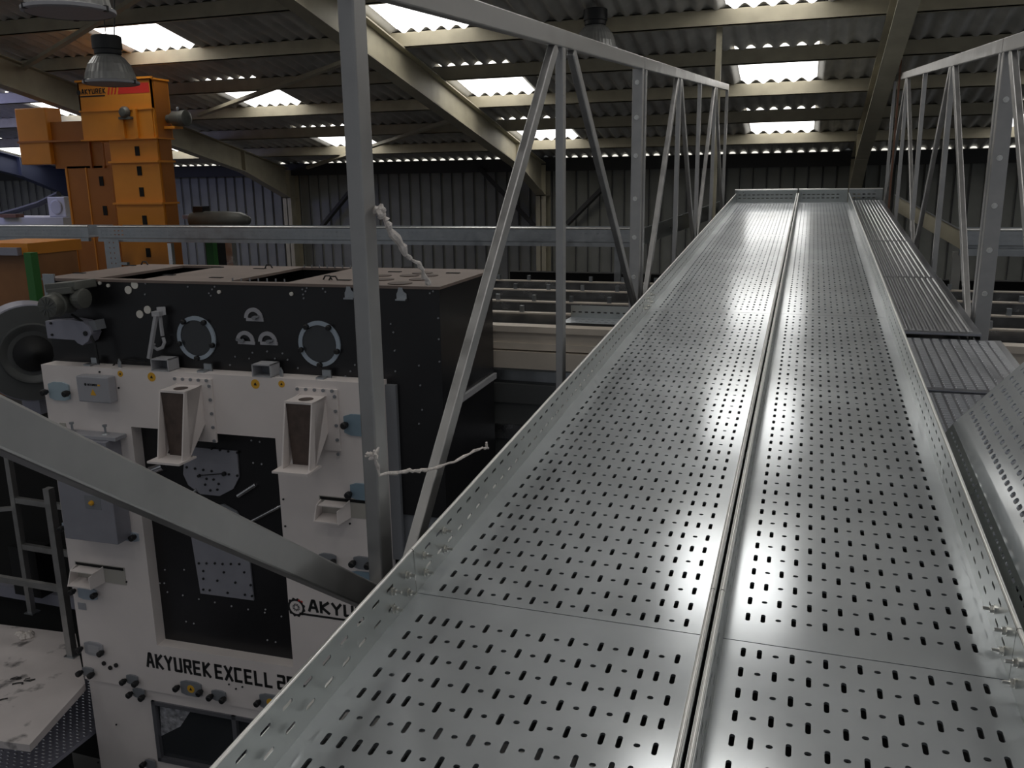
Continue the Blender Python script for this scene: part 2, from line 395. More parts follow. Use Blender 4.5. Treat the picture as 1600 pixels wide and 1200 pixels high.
for i, (a, b) in enumerate(secs):
    bl = []
    if i == 0: bl = [(UL0, b-.045, .028, 1), (UL0, b-.045, .07, 1), (UL0, b-.115, .028, 1), (UL0, b-.115, .07, 1)]
    if i == 1: bl = [(UL0, a+.045, .028, 1), (UL0, a+.045, .07, 1), (UL0, a+.16, .028, 1), (UL0, a+.16, .075, 1)]
    if i == 1: bl += [(UL0, b-.05, .03, 1), (UL0, b-.05, .07, 1), (UL0, b-.12, .03, 1)]
    if i == 2: bl += [(UL0, a+.05, .03, 1), (UL0, a+.05, .07, 1)]
    tray(UL0, UL1, a, b, 19, 0, 'wide perforated galvanized cable tray of the left row, '+names[i], 'cable trays along the bridge', bl, 1.512-.0322)
    bl = []
    if i == 0: bl = [(UR1, b-.05, .028, -1), (UR1, b-.05, .07, -1)]
    if i == 1: bl = [(UR1, a+.05, .028, -1), (UR1, a+.05, .07, -1), (UR1, a+.16, .05, -1)]
    tray(UR0, UR1, a, b, 15, 0, 'narrower perforated galvanized cable tray beside the tread plates, '+names[i], 'cable trays along the bridge', bl, 1.5675-.0322)
# cross piece closing the end of the trays
t = thing('cable_tray', 'short galvanized cross tray closing the far end of the bridge', 'cable tray', ramp(0, 10.2, -1.02))
for (a, b) in ((-.80, -.13), (-.115, .39), (.40, .74)):
    mb = MB(); rw = [a+.03+k*.05 for k in range(int((b-a-.06)/.05)+1)]
    Pw = lambda s, q, n: ramp(q, 10.25, -1.+s)
    perf(mb, Pw, [0, .03, .055, .07, .09, .135], rw, lambda i, j: (.012, .032) if i in (1, 3) else None, .002)
    mb.add([ramp(a, 10.25, -1), ramp(rw[0], 10.25, -1), ramp(rw[0], 10.25, -.865), ramp(a, 10.25, -.865)], [(0, 1, 2, 3)])
    mb.add([ramp(b, 10.25, -1), ramp(rw[-1], 10.25, -1), ramp(rw[-1], 10.25, -.865), ramp(b, 10.25, -.865)], [(0, 1, 2, 3)])
    mb.build('end_wall', 'galv2', t); mb = MB(); mb.cyl(ramp(a, 10.245, -.864), ramp(b, 10.245, -.864), .009, 10); mb.build('rolled_edge', 'lip', t, smooth=True)
mb = MB(); mb.box(ramp(-.80, 10.135, -1.004), X*1.54, RV*.12, RW*.004); mb.build('floor_pan', 'galv', t)

# ------------------------------------------------------------------ tread plates of the walkway
def plate(v0, v1, u0, u1, w, label, longi):
    t = thing('tread_plate', label, 'walkway plate', ramp((u0+u1)/2, v0, w-.02), 'walkway tread plates')
    mb = MB(); mb.box(ramp(u0, v0, w-.012), X*(u1-u0), RV*(v1-v0), RW*.012); mb.build('plate', 'tread', t, bevel=.002)
    mb = MB(); ns = 10; pu = (u1-u0-.05)/ns
    for k in range(ns):
        uu = u0+.03+k*pu
        if longi:
            mb.hexa([ramp(uu+a, b, w+c) for (a, b, c) in ((0, v0+.03, 0), (.020, v0+.03, 0), (.020, v1-.02, 0), (0, v1-.02, 0), (.005, v0+.035, .0055), (.015, v0+.035, .0055), (.015, v1-.025, .0055), (.005, v1-.025, .0055))])
        q = v0+.03
        while not longi and q < v1-.03:
            j = .003*((k % 2)*2-1)
            mb.hexa([ramp(uu+a, q+b+j, w+c) for (a, b, c) in ((.001, 0, 0), (pu-.007, 0, 0), (pu-.007, .012, 0), (.001, .012, 0), (.004, .003, .0055), (pu-.010, .003, .0055), (pu-.010, .009, .0055), (.004, .009, .0055))])
            q += .0255
    mb.build('raised_tread', 'treadtop', t)
    mb = MB(); mb.box(ramp(u1-.003, v0, w-.05), X*.004, RV*(v1-v0), RW*.05); mb.build('edge_flange', 'galvd', t)
plate(6.99, 10.13, .402, .735, -.972, 'long ribbed grey tread plate farthest along the walkway', True)
plate(5.47, 6.98, .402, .735, -.970, 'ribbed grey tread plate, second from the far end of the walkway', True)
plate(4.10, 5.46, .402, .742, -.968, 'grey tread plate ending at the step beside the bolted right post', True)
plate(3.30, 4.085, .402, .815, -.990, 'grey tread plate just before the step beside the bolted right post', False)
plate(1.9, 3.29, .402, .765, -.996, 'dull grey tread plate running under the leaning perforated sheet', False)

# leaning perforated tray
t = thing('leaning_tray', 'loose perforated galvanized tray tilted up beside the tread plates, right foreground', 'cable tray', ramp(.47, 1.5, -1.0))
FO = (.4575, -.942); DIRF = A([.63, .777])/np.linalg.norm([.63, .777]); NF = A([-DIRF[1], DIRF[0]])
def lean(s, q, n): return ramp(FO[0]+DIRF[0]*s+NF[0]*n, q, FO[1]+DIRF[1]*s+NF[1]*n)
mb = MB(); v1 = 2.79; cols = [.045+i*.037 for i in range(9)]; rows = [v1-.03-.0322*1-k*.0643*.5 for k in range(64)][::-1]
def hl(i, j):
    jj = 63-j
    if i == 0: return (.0105, .020)
    if (i+jj) % 2: return None
    return (.0105, .020) if (jj % 2 == 0) else (.010, .006)
rows2 = [v1-.02-k*.0355 for k in range(60)][::-1]
perf(mb, lean, cols, rows2, lambda i, j: (.014, .025) if (i == 0 or (i+j) % 2 == 0) else (.014, .008), .004)
def q4(s0, s1, a, b): mb.add([lean(s0, a, 0), lean(s1, a, 0), lean(s1, b, 0), lean(s0, b, 0)], [(0, 1, 2, 3)])
q4(0, cols[0], rows2[0], v1); q4(cols[-1], .345, rows2[0], v1); q4(cols[0], cols[-1], rows2[-1], v1)
mb.build('floor_pan', 'galv', t)
D2 = A([.50, .866]); 
def low(s, q, n): return ramp(FO[0]-D2[0]*s-.866*n, q, FO[1]-D2[1]*s+.5*n)
mb = MB(); perf(mb, low, [0, .012, .022, .05], [v1-.03-k*.036 for k in range(60)][::-1], lambda i, j: (.006, .024) if i == 1 else None, .002)
mb.add([low(0, v1-.03, 0), low(.05, v1-.03, 0), low(.05, v1, 0), low(0, v1, 0)], [(0, 1, 2, 3)])
mb.build('side_wall', 'galv2', t)

# ------------------------------------------------------------------ lattice panels (handrail trusses)
TS = .046
PL = math.tan(RP)
def panel(u, v0, v1, members, label, w0, w1, boltpost=(), wb=-1.13, mtl='tube'):
    """members: ('post', v at w=0) plumb; ('diag', vtop, vbottom)"""
    t = thing('lattice_panel', label, 'handrail truss', ramp(u, (v0+v1)/2, wb-.03), 'bridge lattice panels')
    wt = lambda v: w0+(w1-w0)*(v-v0)/(v1-v0)
    b = MB(); b.bar(ramp(u, v0, wt(v0)-.031), ramp(u, v1, wt(v1)-.031), .032, .062, RW); b.build('top_rail', mtl, t, bevel=.004)
    b = MB(); b.bar(ramp(u, v0+PL*wb, wb), ramp(u, v1+PL*wb, wb), .032, .05, RW); b.build('bottom_chord', mtl, t, bevel=.004)
    for m in members:
        b = MB()
        if m[0] == 'post':
            va, vb = m[1]+PL*(wb+.02), m[1]+PL*(wt(m[1])-.061)
            k = m[2] if len(m) > 2 else 1.; wx = m[3] if len(m) > 3 else .03*k; uo = u+(wx-.03*k)/2*(1 if u > 0 else -1); b.bar(ramp(uo, va, wb+.02), ramp(uo, vb, wt(m[1])-.061), wx, TS*k, RV); b.build('post', mtl, t, bevel=.004)
        else:
            k = m[3] if len(m) > 3 else 1.; b.bar(ramp(u, m[1], wt(m[1])-.062), ramp(u, m[2], wb+.03), .029*k, TS*k, RV); b.build('diagonal', mtl, t, bevel=.004)
    for (vv, ww) in boltpost:
        sgn = -1 if u > 0 else 1; b = MB(); o = ramp(u-sgn*.014, vv+PL*ww-.0235, ww); b.lathe(o, -RV, [(.013, 0), (.013, .003)], 12); b.lathe(o-RV*.003, -RV, [(.009, 0), (.009, .010)], 6); b.build('bolt', 'bolt', t)
    return t
UL, UR = -.90, .785
panel(UL, .05, 4.950, [('post', 1.685, 1.22), ('diag', .035, 1.625, 1.28), ('post', 3.275), ('diag', 3.20, 1.72), ('diag', 3.44, 4.83), ('post', 4.90, 1., .056)],
      'near left lattice panel with the wide diagonal cutting across the white machine', .330, .289)
panel(UL, 4.956, 10.0, [('post', 5.0), ('post', 6.36), ('diag', 6.27, 5.05), ('diag', 6.42, 7.40), ('post', 7.55), ('post', 8.74), ('diag', 8.66, 7.56), ('diag', 8.80, 9.86), ('post', 9.96)],
      'far left lattice panel ending at the cross tray', .289, .261, [(4.90, w) for w in (.16, -.02, -.22, -.45, -.66, -.88)])
panel(UR, 1.35, 4.58, [('post', 4.55, 1., .066), ('post', 2.95), ('diag', 2.86, 1.42), ('diag', 4.43, 3.05), ('post', 1.40)], 'near right lattice panel running off past the leaning tray', .247, .260)
panel(UR, 4.586, 10.55, [('post', 4.625), ('post', 6.19), ('diag', 6.12, 4.67), ('diag', 6.26, 7.25), ('post', 7.68), ('post', 9.1), ('diag', 9.04, 7.36), ('diag', 9.16, 10.40), ('post', 10.50)],
      'far right lattice panel beside the tread plates', .260, .287, [(4.55, w) for w in (.0, -.25, -.46, -.66, -.86)])
for (x_, y_, w_, m_, l) in ((-.948, 9.4, .055, 'creamd', 'olive hanger bar rising to the roof near the end of the left handrail'), (.7575, 9.6, .018, 'rust', 'thin rusty hanger rod rising to the roof near the end of the right handrail')):
    b = MB(); b.bar((x_, y_, H-.62), (x_, y_, zroof(y_)-.02), w_, w_, (0, 1, 0)); o = b.build('hanger_bar', m_); tag(o, l, 'hanger')
# cross bearers that carry the trays between the lattice panels
for k, vv in enumerate((1.2, 2.7, 4.2, 5.7, 7.2, 8.7, 9.9)):
    b = MB(); b.bar(ramp(UL, vv, -1.085), ramp(UR, vv, -1.085), .05, .04, RW); o = b.build('cross_bearer', 'tube')
    tag(o, 'steel cross bearer under the perforated trays of the bridge', 'cross bearer', 'cross bearers under the trays')
b = MB(); b.box(ramp(UL, .4, -1.20), X*(UR-UL), RV*9.6, RW*.02); tag(b.build('bridge_shade_sheet', 'dark'), 'sheet painted black as the shade under the bridge seen through the tray slots', 'shade sheet')  # black sheet stands in for the shade below the trays

# plastic film remnants tied to the near post
rnd = random.Random(3)
def film(pts, r, label):
    t = thing('plastic_film', label, 'plastic film', pts[0])
    P = []; 
    for i in range(len(pts)-1):
        for k in range(6):
            q = A(pts[i])*(1-k/6)+A(pts[i+1])*k/6; P.append(q+A([rnd.uniform(-1, 1) for _ in range(3)])*r*.55)
    P.append(A(pts[-1])); b = MB(); b.path(P, [r*(.55+.9*rnd.random())*(1 if i < len(P)*.55 else .75) for i in range(len(P))], 7); b.build('strand', 'film', t)
    b = MB(); o = A(pts[0])
    for k in range(9):
        d = A([rnd.uniform(-1, 1) for _ in range(3)]); b.path([o-d*.006, o+d*.008, o+d*.017+A([0, 0, rnd.uniform(-.01, .01)])], [r*.9, r*1.2, r*.5], 6)
    b.build('knot', 'film', t)
def pl(px, py, u): return at_x(px, py, u)
film([pl(594, 328, -.868), pl(606, 352, -.86), pl(632, 395, -.85), pl(656, 418, -.85), pl(669, 442, -.85)], .0075, 'crumpled clear film strip hanging high on the near post')
film([pl(585, 712, -.868), pl(594, 742, -.862), pl(640, 735, -.85), pl(662, 736, -.84), pl(700, 725, -.83), pl(748, 701, -.81), pl(762, 699, -.8), pl(760, 691, -.8)], .0042, 'thin twisted film strand tied low on the near post')

# ------------------------------------------------------------------ the white and black cleaning machine
DB, DW = 4.40, 4.28
aL, zT = mp(68, 437, DB); aR = mp(686, 451, DB)[0]; DEP = .93
zLedge = mp(300, 583, DW)[1]; wL = mp(64, 571, DW)[0]; wR = mp(590, 600, DW)[0]
zBot = -4.28
mt = thing('grain_cleaner', 'large white and black grain cleaning machine standing left of the bridge', 'machine', mach((aL+aR)/2, DB+.4, zBot-.5))
def mbox(name, m, a0, a1, d0, d1, z0, z1, parent=None, bevel=0):
    b = MB(); b.box(mach(a0, d0, z0), MX*(a1-a0), MY*(d1-d0), Z*(z1-z0)); return b.build(name, m, parent or mt, bevel=bevel)
th = .03
zMid = -1.60; zF = mp(655, 806, DB)[1]
mbox('front_panel', 'black', aL, aR, DB, DB+th, zF, zT-.004)
b = MB(); b.box(mach(aL, DB+th, zMid-2.3), MX*th, MY*(DEP-th), Z*(zT-.004-zMid+2.3)); b.build('side_panel', 'black', mt)
b = MB(); b.box(mach(aR-th, DB+th, zF-.02), MX*th, MY*(DEP-th), Z*(zT-.004-zF+.02)); b.build('side_panel', 'black', mt)
mbox('back_panel', 'black', aL+th, aR-th, DB+DEP-th, DB+DEP, zMid-2.3, zT-.004)
def topa(px, py): P = at_z(px, py, H+zT)-C; return float(P@MX)
r1a, r1b, r2a, r2b = topa(196, 431), topa(249, 435), topa(376, 439), topa(460, 442)
for a0, a1, m in ((aL-.008, r1a, 'pale'), (r1b, r2a, 'pale'), (r2b, aR+.008, 'brownp')):
    mbox('top_panel', 'brownp', a0, a1, DB-.008, DB+DEP+.005, zT-.004, zT+.012)
for a0, a1 in ((r1a, r1b), (r2a, r2b)):
    mbox('top_rim', 'brownp', a0, a1, DB-.008, DB+.05, zT-.004, zT+.012); mbox('top_rim', 'brownp', a0, a1, DB+DEP-.05, DB+DEP+.005, zT-.004, zT+.012)
mbox('hatch_floor', 'greycov', r1a, r1b, DB+.05, DB+DEP-.05, zT-.10, zT-.09); mbox('hatch_floor', 'dark', r2a, r2b, DB+.05, DB+DEP-.05, zT-.35, zT-.34)
for k in range(7):
    for dd in (DB+.045, DB+DEP-.055):
        a = r2a+.02+(r2b-r2a-.04)*k/6; b = MB(); b.cyl(mach(a, dd, zT+.012), mach(a, dd, zT+.03), .005, 6); b.build('stud', 'greycov', mt)
def topslot(px, py, w=.085, l=.03):
    P = at_z(px, py, H+zT+.012)-C; a, d = float(P@MX), float(P@MY); mbox('lift_slot', 'dark', a-w/2, a+w/2, d-l/2, d+l/2, zT+.0125, zT+.016)
for q in ((124, 427), (203, 415), (264, 430), (338, 434), (340, 418), (406, 420), (538, 438), (617, 425), (708, 427), (637, 418)): topslot(*q)
for (px, py) in ((420, 419), (226, 414), (512, 437), (521, 438)):
    P = at_z(px, py, H+zT+.012)-C; a, d = float(P@MX), float(P@MY); b = MB()
    b.path([mach(a-.03, d, zT+.01), mach(a-.015, d, zT+.035), mach(a+.015, d, zT+.035), mach(a+.03, d, zT+.01)], .005, 6); b.build('lift_handle', 'blackm', mt)
for (px, py, r) in ((625, 443, .07), (600, 437, .06), (640, 431, .06), (660, 427, .065), (655, 437, .06), (598, 431, .055), (672, 431, .05)):
    P = at_z(px, py, H+zT+.012)-C; b = MB(); b.lathe(A([P[0], P[1], H+zT+.0125]), Z, [(r, 0), (r, .004)], 24); b.build('hole_disc', 'brown', mt)  # holes in the panel drawn as discs, their dark inside painted on
# side ledge
b = MB()
p0 = at_x(727, 620, (mach(aR, DB, 0)-C)[0]); P = p0-C; zl = float(P[2])
mbox('side_ledge', 'pale', aR, aR+.02, DB-.0+.12, DB+DEP, zl-.015, zl+.02)
b = MB(); b.cyl(mach(aR-.02, DB-.002, zl-.18), mach(aR+.015, DB-.03, zl-.2), .015, 8); b.build('hook', 'pale', mt)
# white front body, four pieces round the opening
oa0 = mp(228, 670, DW+.1)[0]-.04; oa0 = mp(205, 668, DW)[0]; oa1 = mp(430, 684, DW)[0]; ozT = mp(320, 676, DW)[1]; ozB = mp(300, 1017, DW)[1]
zTxt = mp(250, 1082, DW)[1]
b = MB()
for a0, a1, z0, z1 in ((wL, oa0, zTxt, zLedge), (oa1, wR, zTxt, zLedge), (oa0, oa1, ozT, zLedge), (oa0, oa1, zTxt, ozB)):
    b.box(mach(a0, DW, z0), MX*(a1-a0), MY*(DB-DW), Z*(z1-z0))
b.build('white_front', 'white', mt)
mbox('recess_back', 'black', oa0-.02, oa1+.02, DW+.085, DW+.09, ozB-.02, ozT+.02)
zB2 = zBot
wa1 = mp(236, 1100, DW)[0]
mbox('base_panel', 'white', wL+.02, wa1, DW+.012, DB, zB2-.5, zTxt)
mbox('base_panel', 'white', oa1+.25, wR, DW+.012, DB, zB2-.5, zTxt)
mbox('base_body', 'dark', wL+.05, wR-.03, DB+.1, DB+DEP-.04, zB2-.5, zMid-2.3); mbox('lower_body', 'greycov', wR+.02, aR-.012, DB+.02, DB+DEP-.04, zB2-.5, zF-.01)
# window bay at the bottom
wz0, wz1 = mp(250, 1185, DW)[1], zTxt-.03
zw1 = mp(240, 1096, DW)[1]; zw0 = mp(250, 1190, DW)[1]; wx0, wx1 = wa1, oa1+.25; wm = mp(368, 1150, DW)[0]
b = MB(); fw_ = .028
for a0, a1, z0, z1 in ((wx0, wx0+fw_, zw0, zw1), (wx1-fw_, wx1, zw0, zw1), (wm-.02, wm+.012, zw0, zw1), (wx0, wx1, zw1-fw_, zw1), (wx0, wx1, zw0, zw0+fw_)):
    b.box(mach(a0, DW+.0, z0), MX*(a1-a0), MY*.04, Z*(z1-z0))
wf = b.build('window_frame', 'aluframe', mt)
mbox('window_pane', 'glass_dark', wx0, wx1, DW+.03, DW+.036, zw0, zw1, wf)
b = MB(); p = [mach(*[v for v in (mp(x, y, DW+.028)[0], DW+.028, mp(x, y, DW+.028)[1])]) for x, y in ((250, 1104), (297, 1112), (282, 1135), (252, 1150))]
b.add(p, [(0, 1, 2, 3)]); b.build('crumpled_film', mat('silver_film', (.45, .45, .48), .3, .3, .5, 25, bump=.8, bscale=40), mt)
mbox('base_sill', 'white', wx0, wx1, DW+.012, DB, zw1, zTxt); mbox('base_sill', 'white', wx0, wx1, DW+.012, DB, zB2-.5, zw0)
# right-hand flange strips
a0 = mp(600, 600, DB)[0]; a1 = mp(621, 600, DB)[0]; mbox('flange_strip', 'greycov', a0, a1, DB-.03, DB-.001, mp(615, 870, DB)[1], mp(612, 600, DB)[1])
mbox('flange_strip', 'pale', mp(563, 458, DB)[0], mp(569, 458, DB)[0], DB-.012, DB, zLedge, mp(566, 458, DB)[1])
def disc(name, px, py, d, r, m, thick=.008, n=24, parent=None, smooth=False):
    r *= 1.25
    a, z = mp(px, py, d); b = MB(); b.lathe(mach(a, d, z), -MY, [(r, 0), (r, thick)], n); return b.build(name, m, parent or mt, smooth=smooth)
# sight windows
for k, (px, py) in enumerate(((308, 528), (500, 537))):
    a, z = mp(px, py, DB); R = .134
    b = MB(); b.lathe(mach(a, DB, z), -MY, [(R-.024, 0), (R-.024, .012), (R, .012), (R, 0)], 40, cap=False); rg = b.build('sight_ring', 'ring', mt)
    b = MB(); b.lathe(mach(a, DB, z), -MY, [(R-.023, 0), (R-.023, .006)], 40); b.build('sight_glass', 'glass_dark', rg)
    for j in range(5):
        an = math.radians(54+72*j); b = MB(); c, s = math.cos(an)*(R-.012), math.sin(an)*(R-.012)
        b.lathe(mach(a+c, DB-.012, z+s), -MY, [(.016, 0), (.016, .018), (.010, .022)], 12); b.build('clamp_knob', 'blackm', rg)
# dials
for (px, py) in ((397, 497), (384, 533), (419, 534)):
    a, z = mp(px, py, DB); R = .062; b = MB()
    arc = [(R*math.cos(math.pi*k/14), R*math.sin(math.pi*k/14)) for k in range(15)]
    inn = [(R*.62*math.cos(math.pi*k/14), R*.62*math.sin(math.pi*k/14)) for k in range(14, -1, -1)]
    poly = arc+inn
    o = mach(a, DB, z)
    for k in range(14): b.prism([arc[k], arc[k+1], inn[13-k], inn[14-k]], o, MX, Z, -MY*.008)
    b.prism([(-R*.8, -.018), (R*1.05, -.018), (R*1.05, 0), (-R*.8, 0)], o, MX, Z, -MY*.008)
    d = b.build('dial_plate', 'boxgrey', mt)
    b = MB(); b.lathe(mach(a+(.014 if px != 384 else -.014), DB-.008, z+.004), -MY, [(.012, 0), (.012, .02)], 10); b.bar(mach(a, DB-.02, z+.004), mach(a+(.045 if px != 384 else -.05), DB-.022, z+.014), .012, .012); b.build('pointer_knob', 'greycov', d)
for (px, py, r) in ((201, 453, .0195), (211, 445, .0195), (219, 491, .0195), (231, 484, .0195)): disc('white_cap', px, py, DB, r, 'caps', .006)
for (px, py) in ((138, 445), (157, 442), (170, 446), (343, 456), (456, 459)): disc('bolt_head', px, py, DB, .009, 'caps', .01, 10)
pts = [(473, 452), (478, 455), (474, 460), (480, 450), (475, 466), (505, 451), (509, 456), (332, 452), (327, 458), (330, 462), (336, 448), (228, 443), (227, 460), (294, 448), (674, 451), (677, 455), (672, 458), (679, 450),
       (611, 506), (615, 519), (617, 548), (618, 580), (655, 571), (657, 602), (660, 640), (655, 662), (685, 497), (686, 530), (687, 565), (368, 557), (395, 551), (418, 549), (442, 552), (390, 560), (430, 560), (450, 562), (360, 570), (466, 575), (548, 580), (555, 570), (540, 588)]
for (px, py) in pts: disc('bolt_head', px, py, DB, .0042, 'greycov', .006, 8)
for (px, py) in ((546, 457), (627, 459)):
    a, z = mp(px, py, DB); b = MB(); b.prism([(-.025, -.03), (.035, -.03), (.035, 0), (.016, .015), (.012, .035), (-.012, .035), (-.018, .012), (-.025, 0)], mach(a, DB, z), MX, Z, -MY*.01)
    b.box(mach(a-.025, DB-.03, z-.035), MX*.06, MY*.03, Z*.008); b.build('lifting_lug', 'galvd', mt)
for (px, py) in ((143, 568), (320, 578), (506, 591)):
    a, z = mp(px, py, DW+.05); b = MB(); b.box(mach(a-.02, DW+.07, zLedge), MX*.055, MY*.012, Z*.045); b.box(mach(a-.035, DW+.02, zLedge), MX*.05, MY*.05, Z*.012); b.build('latch_bracket', 'galvd', mt)
for (px, w) in ((250, .125), (408, .125)):
    a, _ = mp(px, 575, DW); z0 = zLedge; h = .075; dpt = .1; tt = .007; b = MB()
    for a0, a1, q0, q1 in ((a-w/2, a+w/2, h-tt, h), (a-w/2, a-w/2+tt, 0, h), (a+w/2-tt, a+w/2, 0, h), (a-w/2, a+w/2, 0, .005)):
        b.box(mach(a0, DW-.002, z0+q0), MX*(a1-a0), MY*dpt, Z*(q1-q0))
    du = b.build('duct_mouth', 'pale', mt); mbox('duct_inside', 'greycov', a-w/2+tt, a+w/2-tt, DW+.09, DW+.1, z0+.005, z0+h-tt, du)
for (px, py) in ((189, 571), (441, 583)):
    a, z = mp(px, py, DW+.05); b = MB(); b.path([mach(a-.004, DW+.04, zLedge), mach(a-.006, DW+.04, zLedge+.03), mach(a, DW+.04, zLedge+.05), mach(a+.006, DW+.04, zLedge+.03), mach(a+.004, DW+.04, zLedge)], .007, 8); b.build('eye_bolt', 'galvd', mt)
# pipe hook on the black front
a, z = mp(241, 500, DB); b = MB()
def mq(px, py, d): a, z = mp(px, py, d); return mach(a, d, z)
b.bar(mq(244, 492, DB-.07), mq(233, 560, DB-.07), .02, .024, MY); b.bar(mq(250, 494, DB-.05), mq(254, 525, DB-.05), .014, .02, MY); b.bar(mq(240, 490, DB-.06), mq(252, 490, DB-.06), .04, .03, Z)
b.bar(mq(252, 486, DB-.05), mq(252, 486, DB), .05, .05, Z)
b.path([mq(x, y, DB-.04) for x, y in ((255, 527), (257, 535), (254, 543), (246, 546), (240, 542), (241, 537))], .011, 8)
b.build('suction_hook', 'pale', mt, bevel=.002)
cab = MB(); cab.path([mq(x, y, DB-.09) for x, y in ((112, 492), (128, 502), (140, 520), (149, 540), (154, 568))], .009, 8); cab.path([mq(x, y, DB-.04) for x, y in ((176, 572), (183, 564), (196, 562), (215, 566), (228, 565))], .005, 6); cab.build('power_cable', 'blackm', mt, smooth=True)
# gear motor
g = MB(); p0, p1 = mq(73, 480, DB-.30), mq(100, 472, DB-.14); ax = (p1-p0)/np.linalg.norm(p1-p0)
g.lathe(p0, ax, [(.028, .0), (.062, .004), (.066, .02), (.066, .075), (.075, .08), (.075, .2), (.06, .21)], 24); mo = g.build('drive_motor', 'motor', mt, smooth=True)
g = MB()
for k in range(12):
    an = math.pi*2*k/12; e = np.cross(ax, Z); e /= np.linalg.norm(e); f2 = np.cross(ax, e); d = e*math.cos(an)+f2*math.sin(an)
    g.bar(p0+d*.012-ax*.002, p0+d*.056-ax*.002, .005, .004, ax)
g.build('fan_grille', 'fan', mo)
g = MB(); g.bar(mq(88, 448, DB-.1), mq(134, 444, DB-.1), .18, .05, Z); g.bar(mq(84, 456, DB-.16), mq(120, 452, DB-.16), .1, .04, Z); g.lathe(mq(118, 466, DB-.14), MX, [(.05, 0), (.065, .03), (.06, .07), (.02, .075)], 20); g.build('gearbox', 'motor', mt, bevel=.004)
g = MB(); o = mach(0, DB-.05, 0)
poly = [mp(x, y, DB-.06) for x, y in ((78, 500), (118, 498), (136, 501), (146, 509), (150, 520), (145, 532), (136, 538), (129, 535), (124, 530), (82, 527))]
g.prism(poly, mach(0, DB-.10, 0), MX, Z, MY*.09); g.build('belt_guard', 'fanside', mt, bevel=.003)
for q in ((134, 521), (80, 505), (82, 523)): disc('bolt_head', *q, DB-.10, .012 if q[0] == 134 else .006, 'blackm', .008, 12)
g = MB(); g.bar(mq(150, 500, DB-.04), mq(154, 515, DB-.04), .05, .08, MY); g.build('guard_bracket', 'greycov', mt)
b = MB(); b.box(mq(72, 475, DB-.012), MX*.09, MY*.012, Z*.19); b.build('slotted_plate', 'galvd', mt)
# round yellow stickers on the white ledge
for (px, py, r) in ((188, 584, .0155), (237, 589, .0225), (399, 600, .0225), (440, 600, .0165)):
    s = disc('warning_sticker', px, py, DW, r, 'yellow', .0015)
    a, z = mp(px, py, DW); b = MB(); b.prism([(-r*.45, -r*.35), (r*.45, -r*.35), (r*.1, r*.45), (-r*.2, r*.2)], mach(a, DW-.0016, z), MX, Z, -MY*.001); b.build('sticker_print', 'ink', s)
# electric box
a0, z1 = mp(131, 584, DW); a1, z0 = mp(185, 625, DW); b = MB(); z0 = mp(160, 625, DW)[1]; z1 = mp(160, 585, DW)[1]
b.box(mach(a0, DW-.07, z0), MX*(a1-a0), MY*.07, Z*(z1-z0)); eb = b.build('electric_box', 'boxgrey', mt, bevel=.008)
ac = (a0+a1)/2; zc = (z0+z1)/2; b = MB(); b.prism([(-.022, -.02), (.022, -.02), (0, .02)], mach(ac, DW-.0705, zc-.015), MX, Z, -MY*.001); b.build('warning_sticker', 'yellow', eb)
b = MB(); lettering(b, 'AKYUREK', mach(ac-.035, DW-.0705, zc+.025), MX, Z, -MY*.001, .0075, .012, .003, .003); b.lathe(mach(ac-.05, DW-.0705, zc+.031), -MY, [(.009, 0), (.009, .001)], 12); b.build('logo_print', 'ink', eb)
b = MB(); b.box(mach(ac+.04, DW-.0715, zc+.025), MX*.018, MY*.001, Z*.01); b.build('logo_stripe', 'yellow', eb)
for (px, py) in ((156, 581), (186, 606), (162, 628)): disc('screw', px, py, DW, .005, 'blackm', .006, 8)
# clamped covers
def cover(px, py, wpx, hpx, m, knobs, sticker=False, inner=False):
    a, z = mp(px, py, DW); w = wpx/268.; h = hpx/262.
    b = MB(); b.prism([(-w/2, -h*.38), (-w*.25, -h/2), (w*.25, -h/2), (w/2, -h*.38), (w/2, h*.38), (w*.25, h/2), (-w*.25, h/2), (-w/2, h*.38)], mach(a, DW, z), MX, Z, -MY*.012)
    c = b.build('inspection_cover', m, mt)
    for kx, ky in knobs:
        ka, kz = mp(kx, ky, DW); b = MB(); b.lathe(mach(ka, DW-.012, kz), -MY, [(.013, 0), (.013, .014), (.020, .016), (.020, .042), (.014, .047)], 12); b.build('clamp_knob', 'blackm', c)
    if sticker:
        b = MB(); b.lathe(mach(a, DW-.012, z), -MY, [(.028, 0), (.028, .001)], 20); s = b.build('warning_sticker', 'yellow', c)
        b = MB(); b.prism([(-.011, -.009), (.011, -.009), (0, .011)], mach(a, DW-.0132, z), MX, Z, -MY*.001); b.build('sticker_print', 'ink', c)
    if inner:
        b = MB(); b.box(mach(a-w*.3, DW-.0135, z-h*.28), MX*w*.6, MY*.001, Z*h*.56); b.build('cover_pane', 'pale', c)
cover(94, 611, 42, 31, 'bluepl', [(76, 611), (110, 613)])
cover(560, 664, 46, 33, 'bluep', [(543, 662)]); cover(567, 768, 40, 26, 'bluep', [(549, 770)])
cover(462, 865, 30, 20, 'bluep', [(471, 864)]); cover(513, 874, 30, 21, 'greycov', [(501, 871), (524, 875)]); cover(568, 879, 32, 21, 'greycov', [(555, 877), (579, 880)]); cover(569, 905, 48, 26, 'bluep', [(548, 906)])
cover(138, 927, 40, 22, 'ring', [(119, 921), (153, 927)]); cover(148, 1013, 40, 26, 'boxgrey', [(130, 1011), (163, 1017)], inner=True)
cover(139, 1049, 24, 18, 'greycov', [(130, 1048), (148, 1051)]); cover(208, 1061, 24, 18, 'greycov', [(198, 1061), (217, 1064)]); cover(218, 1082, 24, 18, 'greycov', [(208, 1081), (227, 1086)])
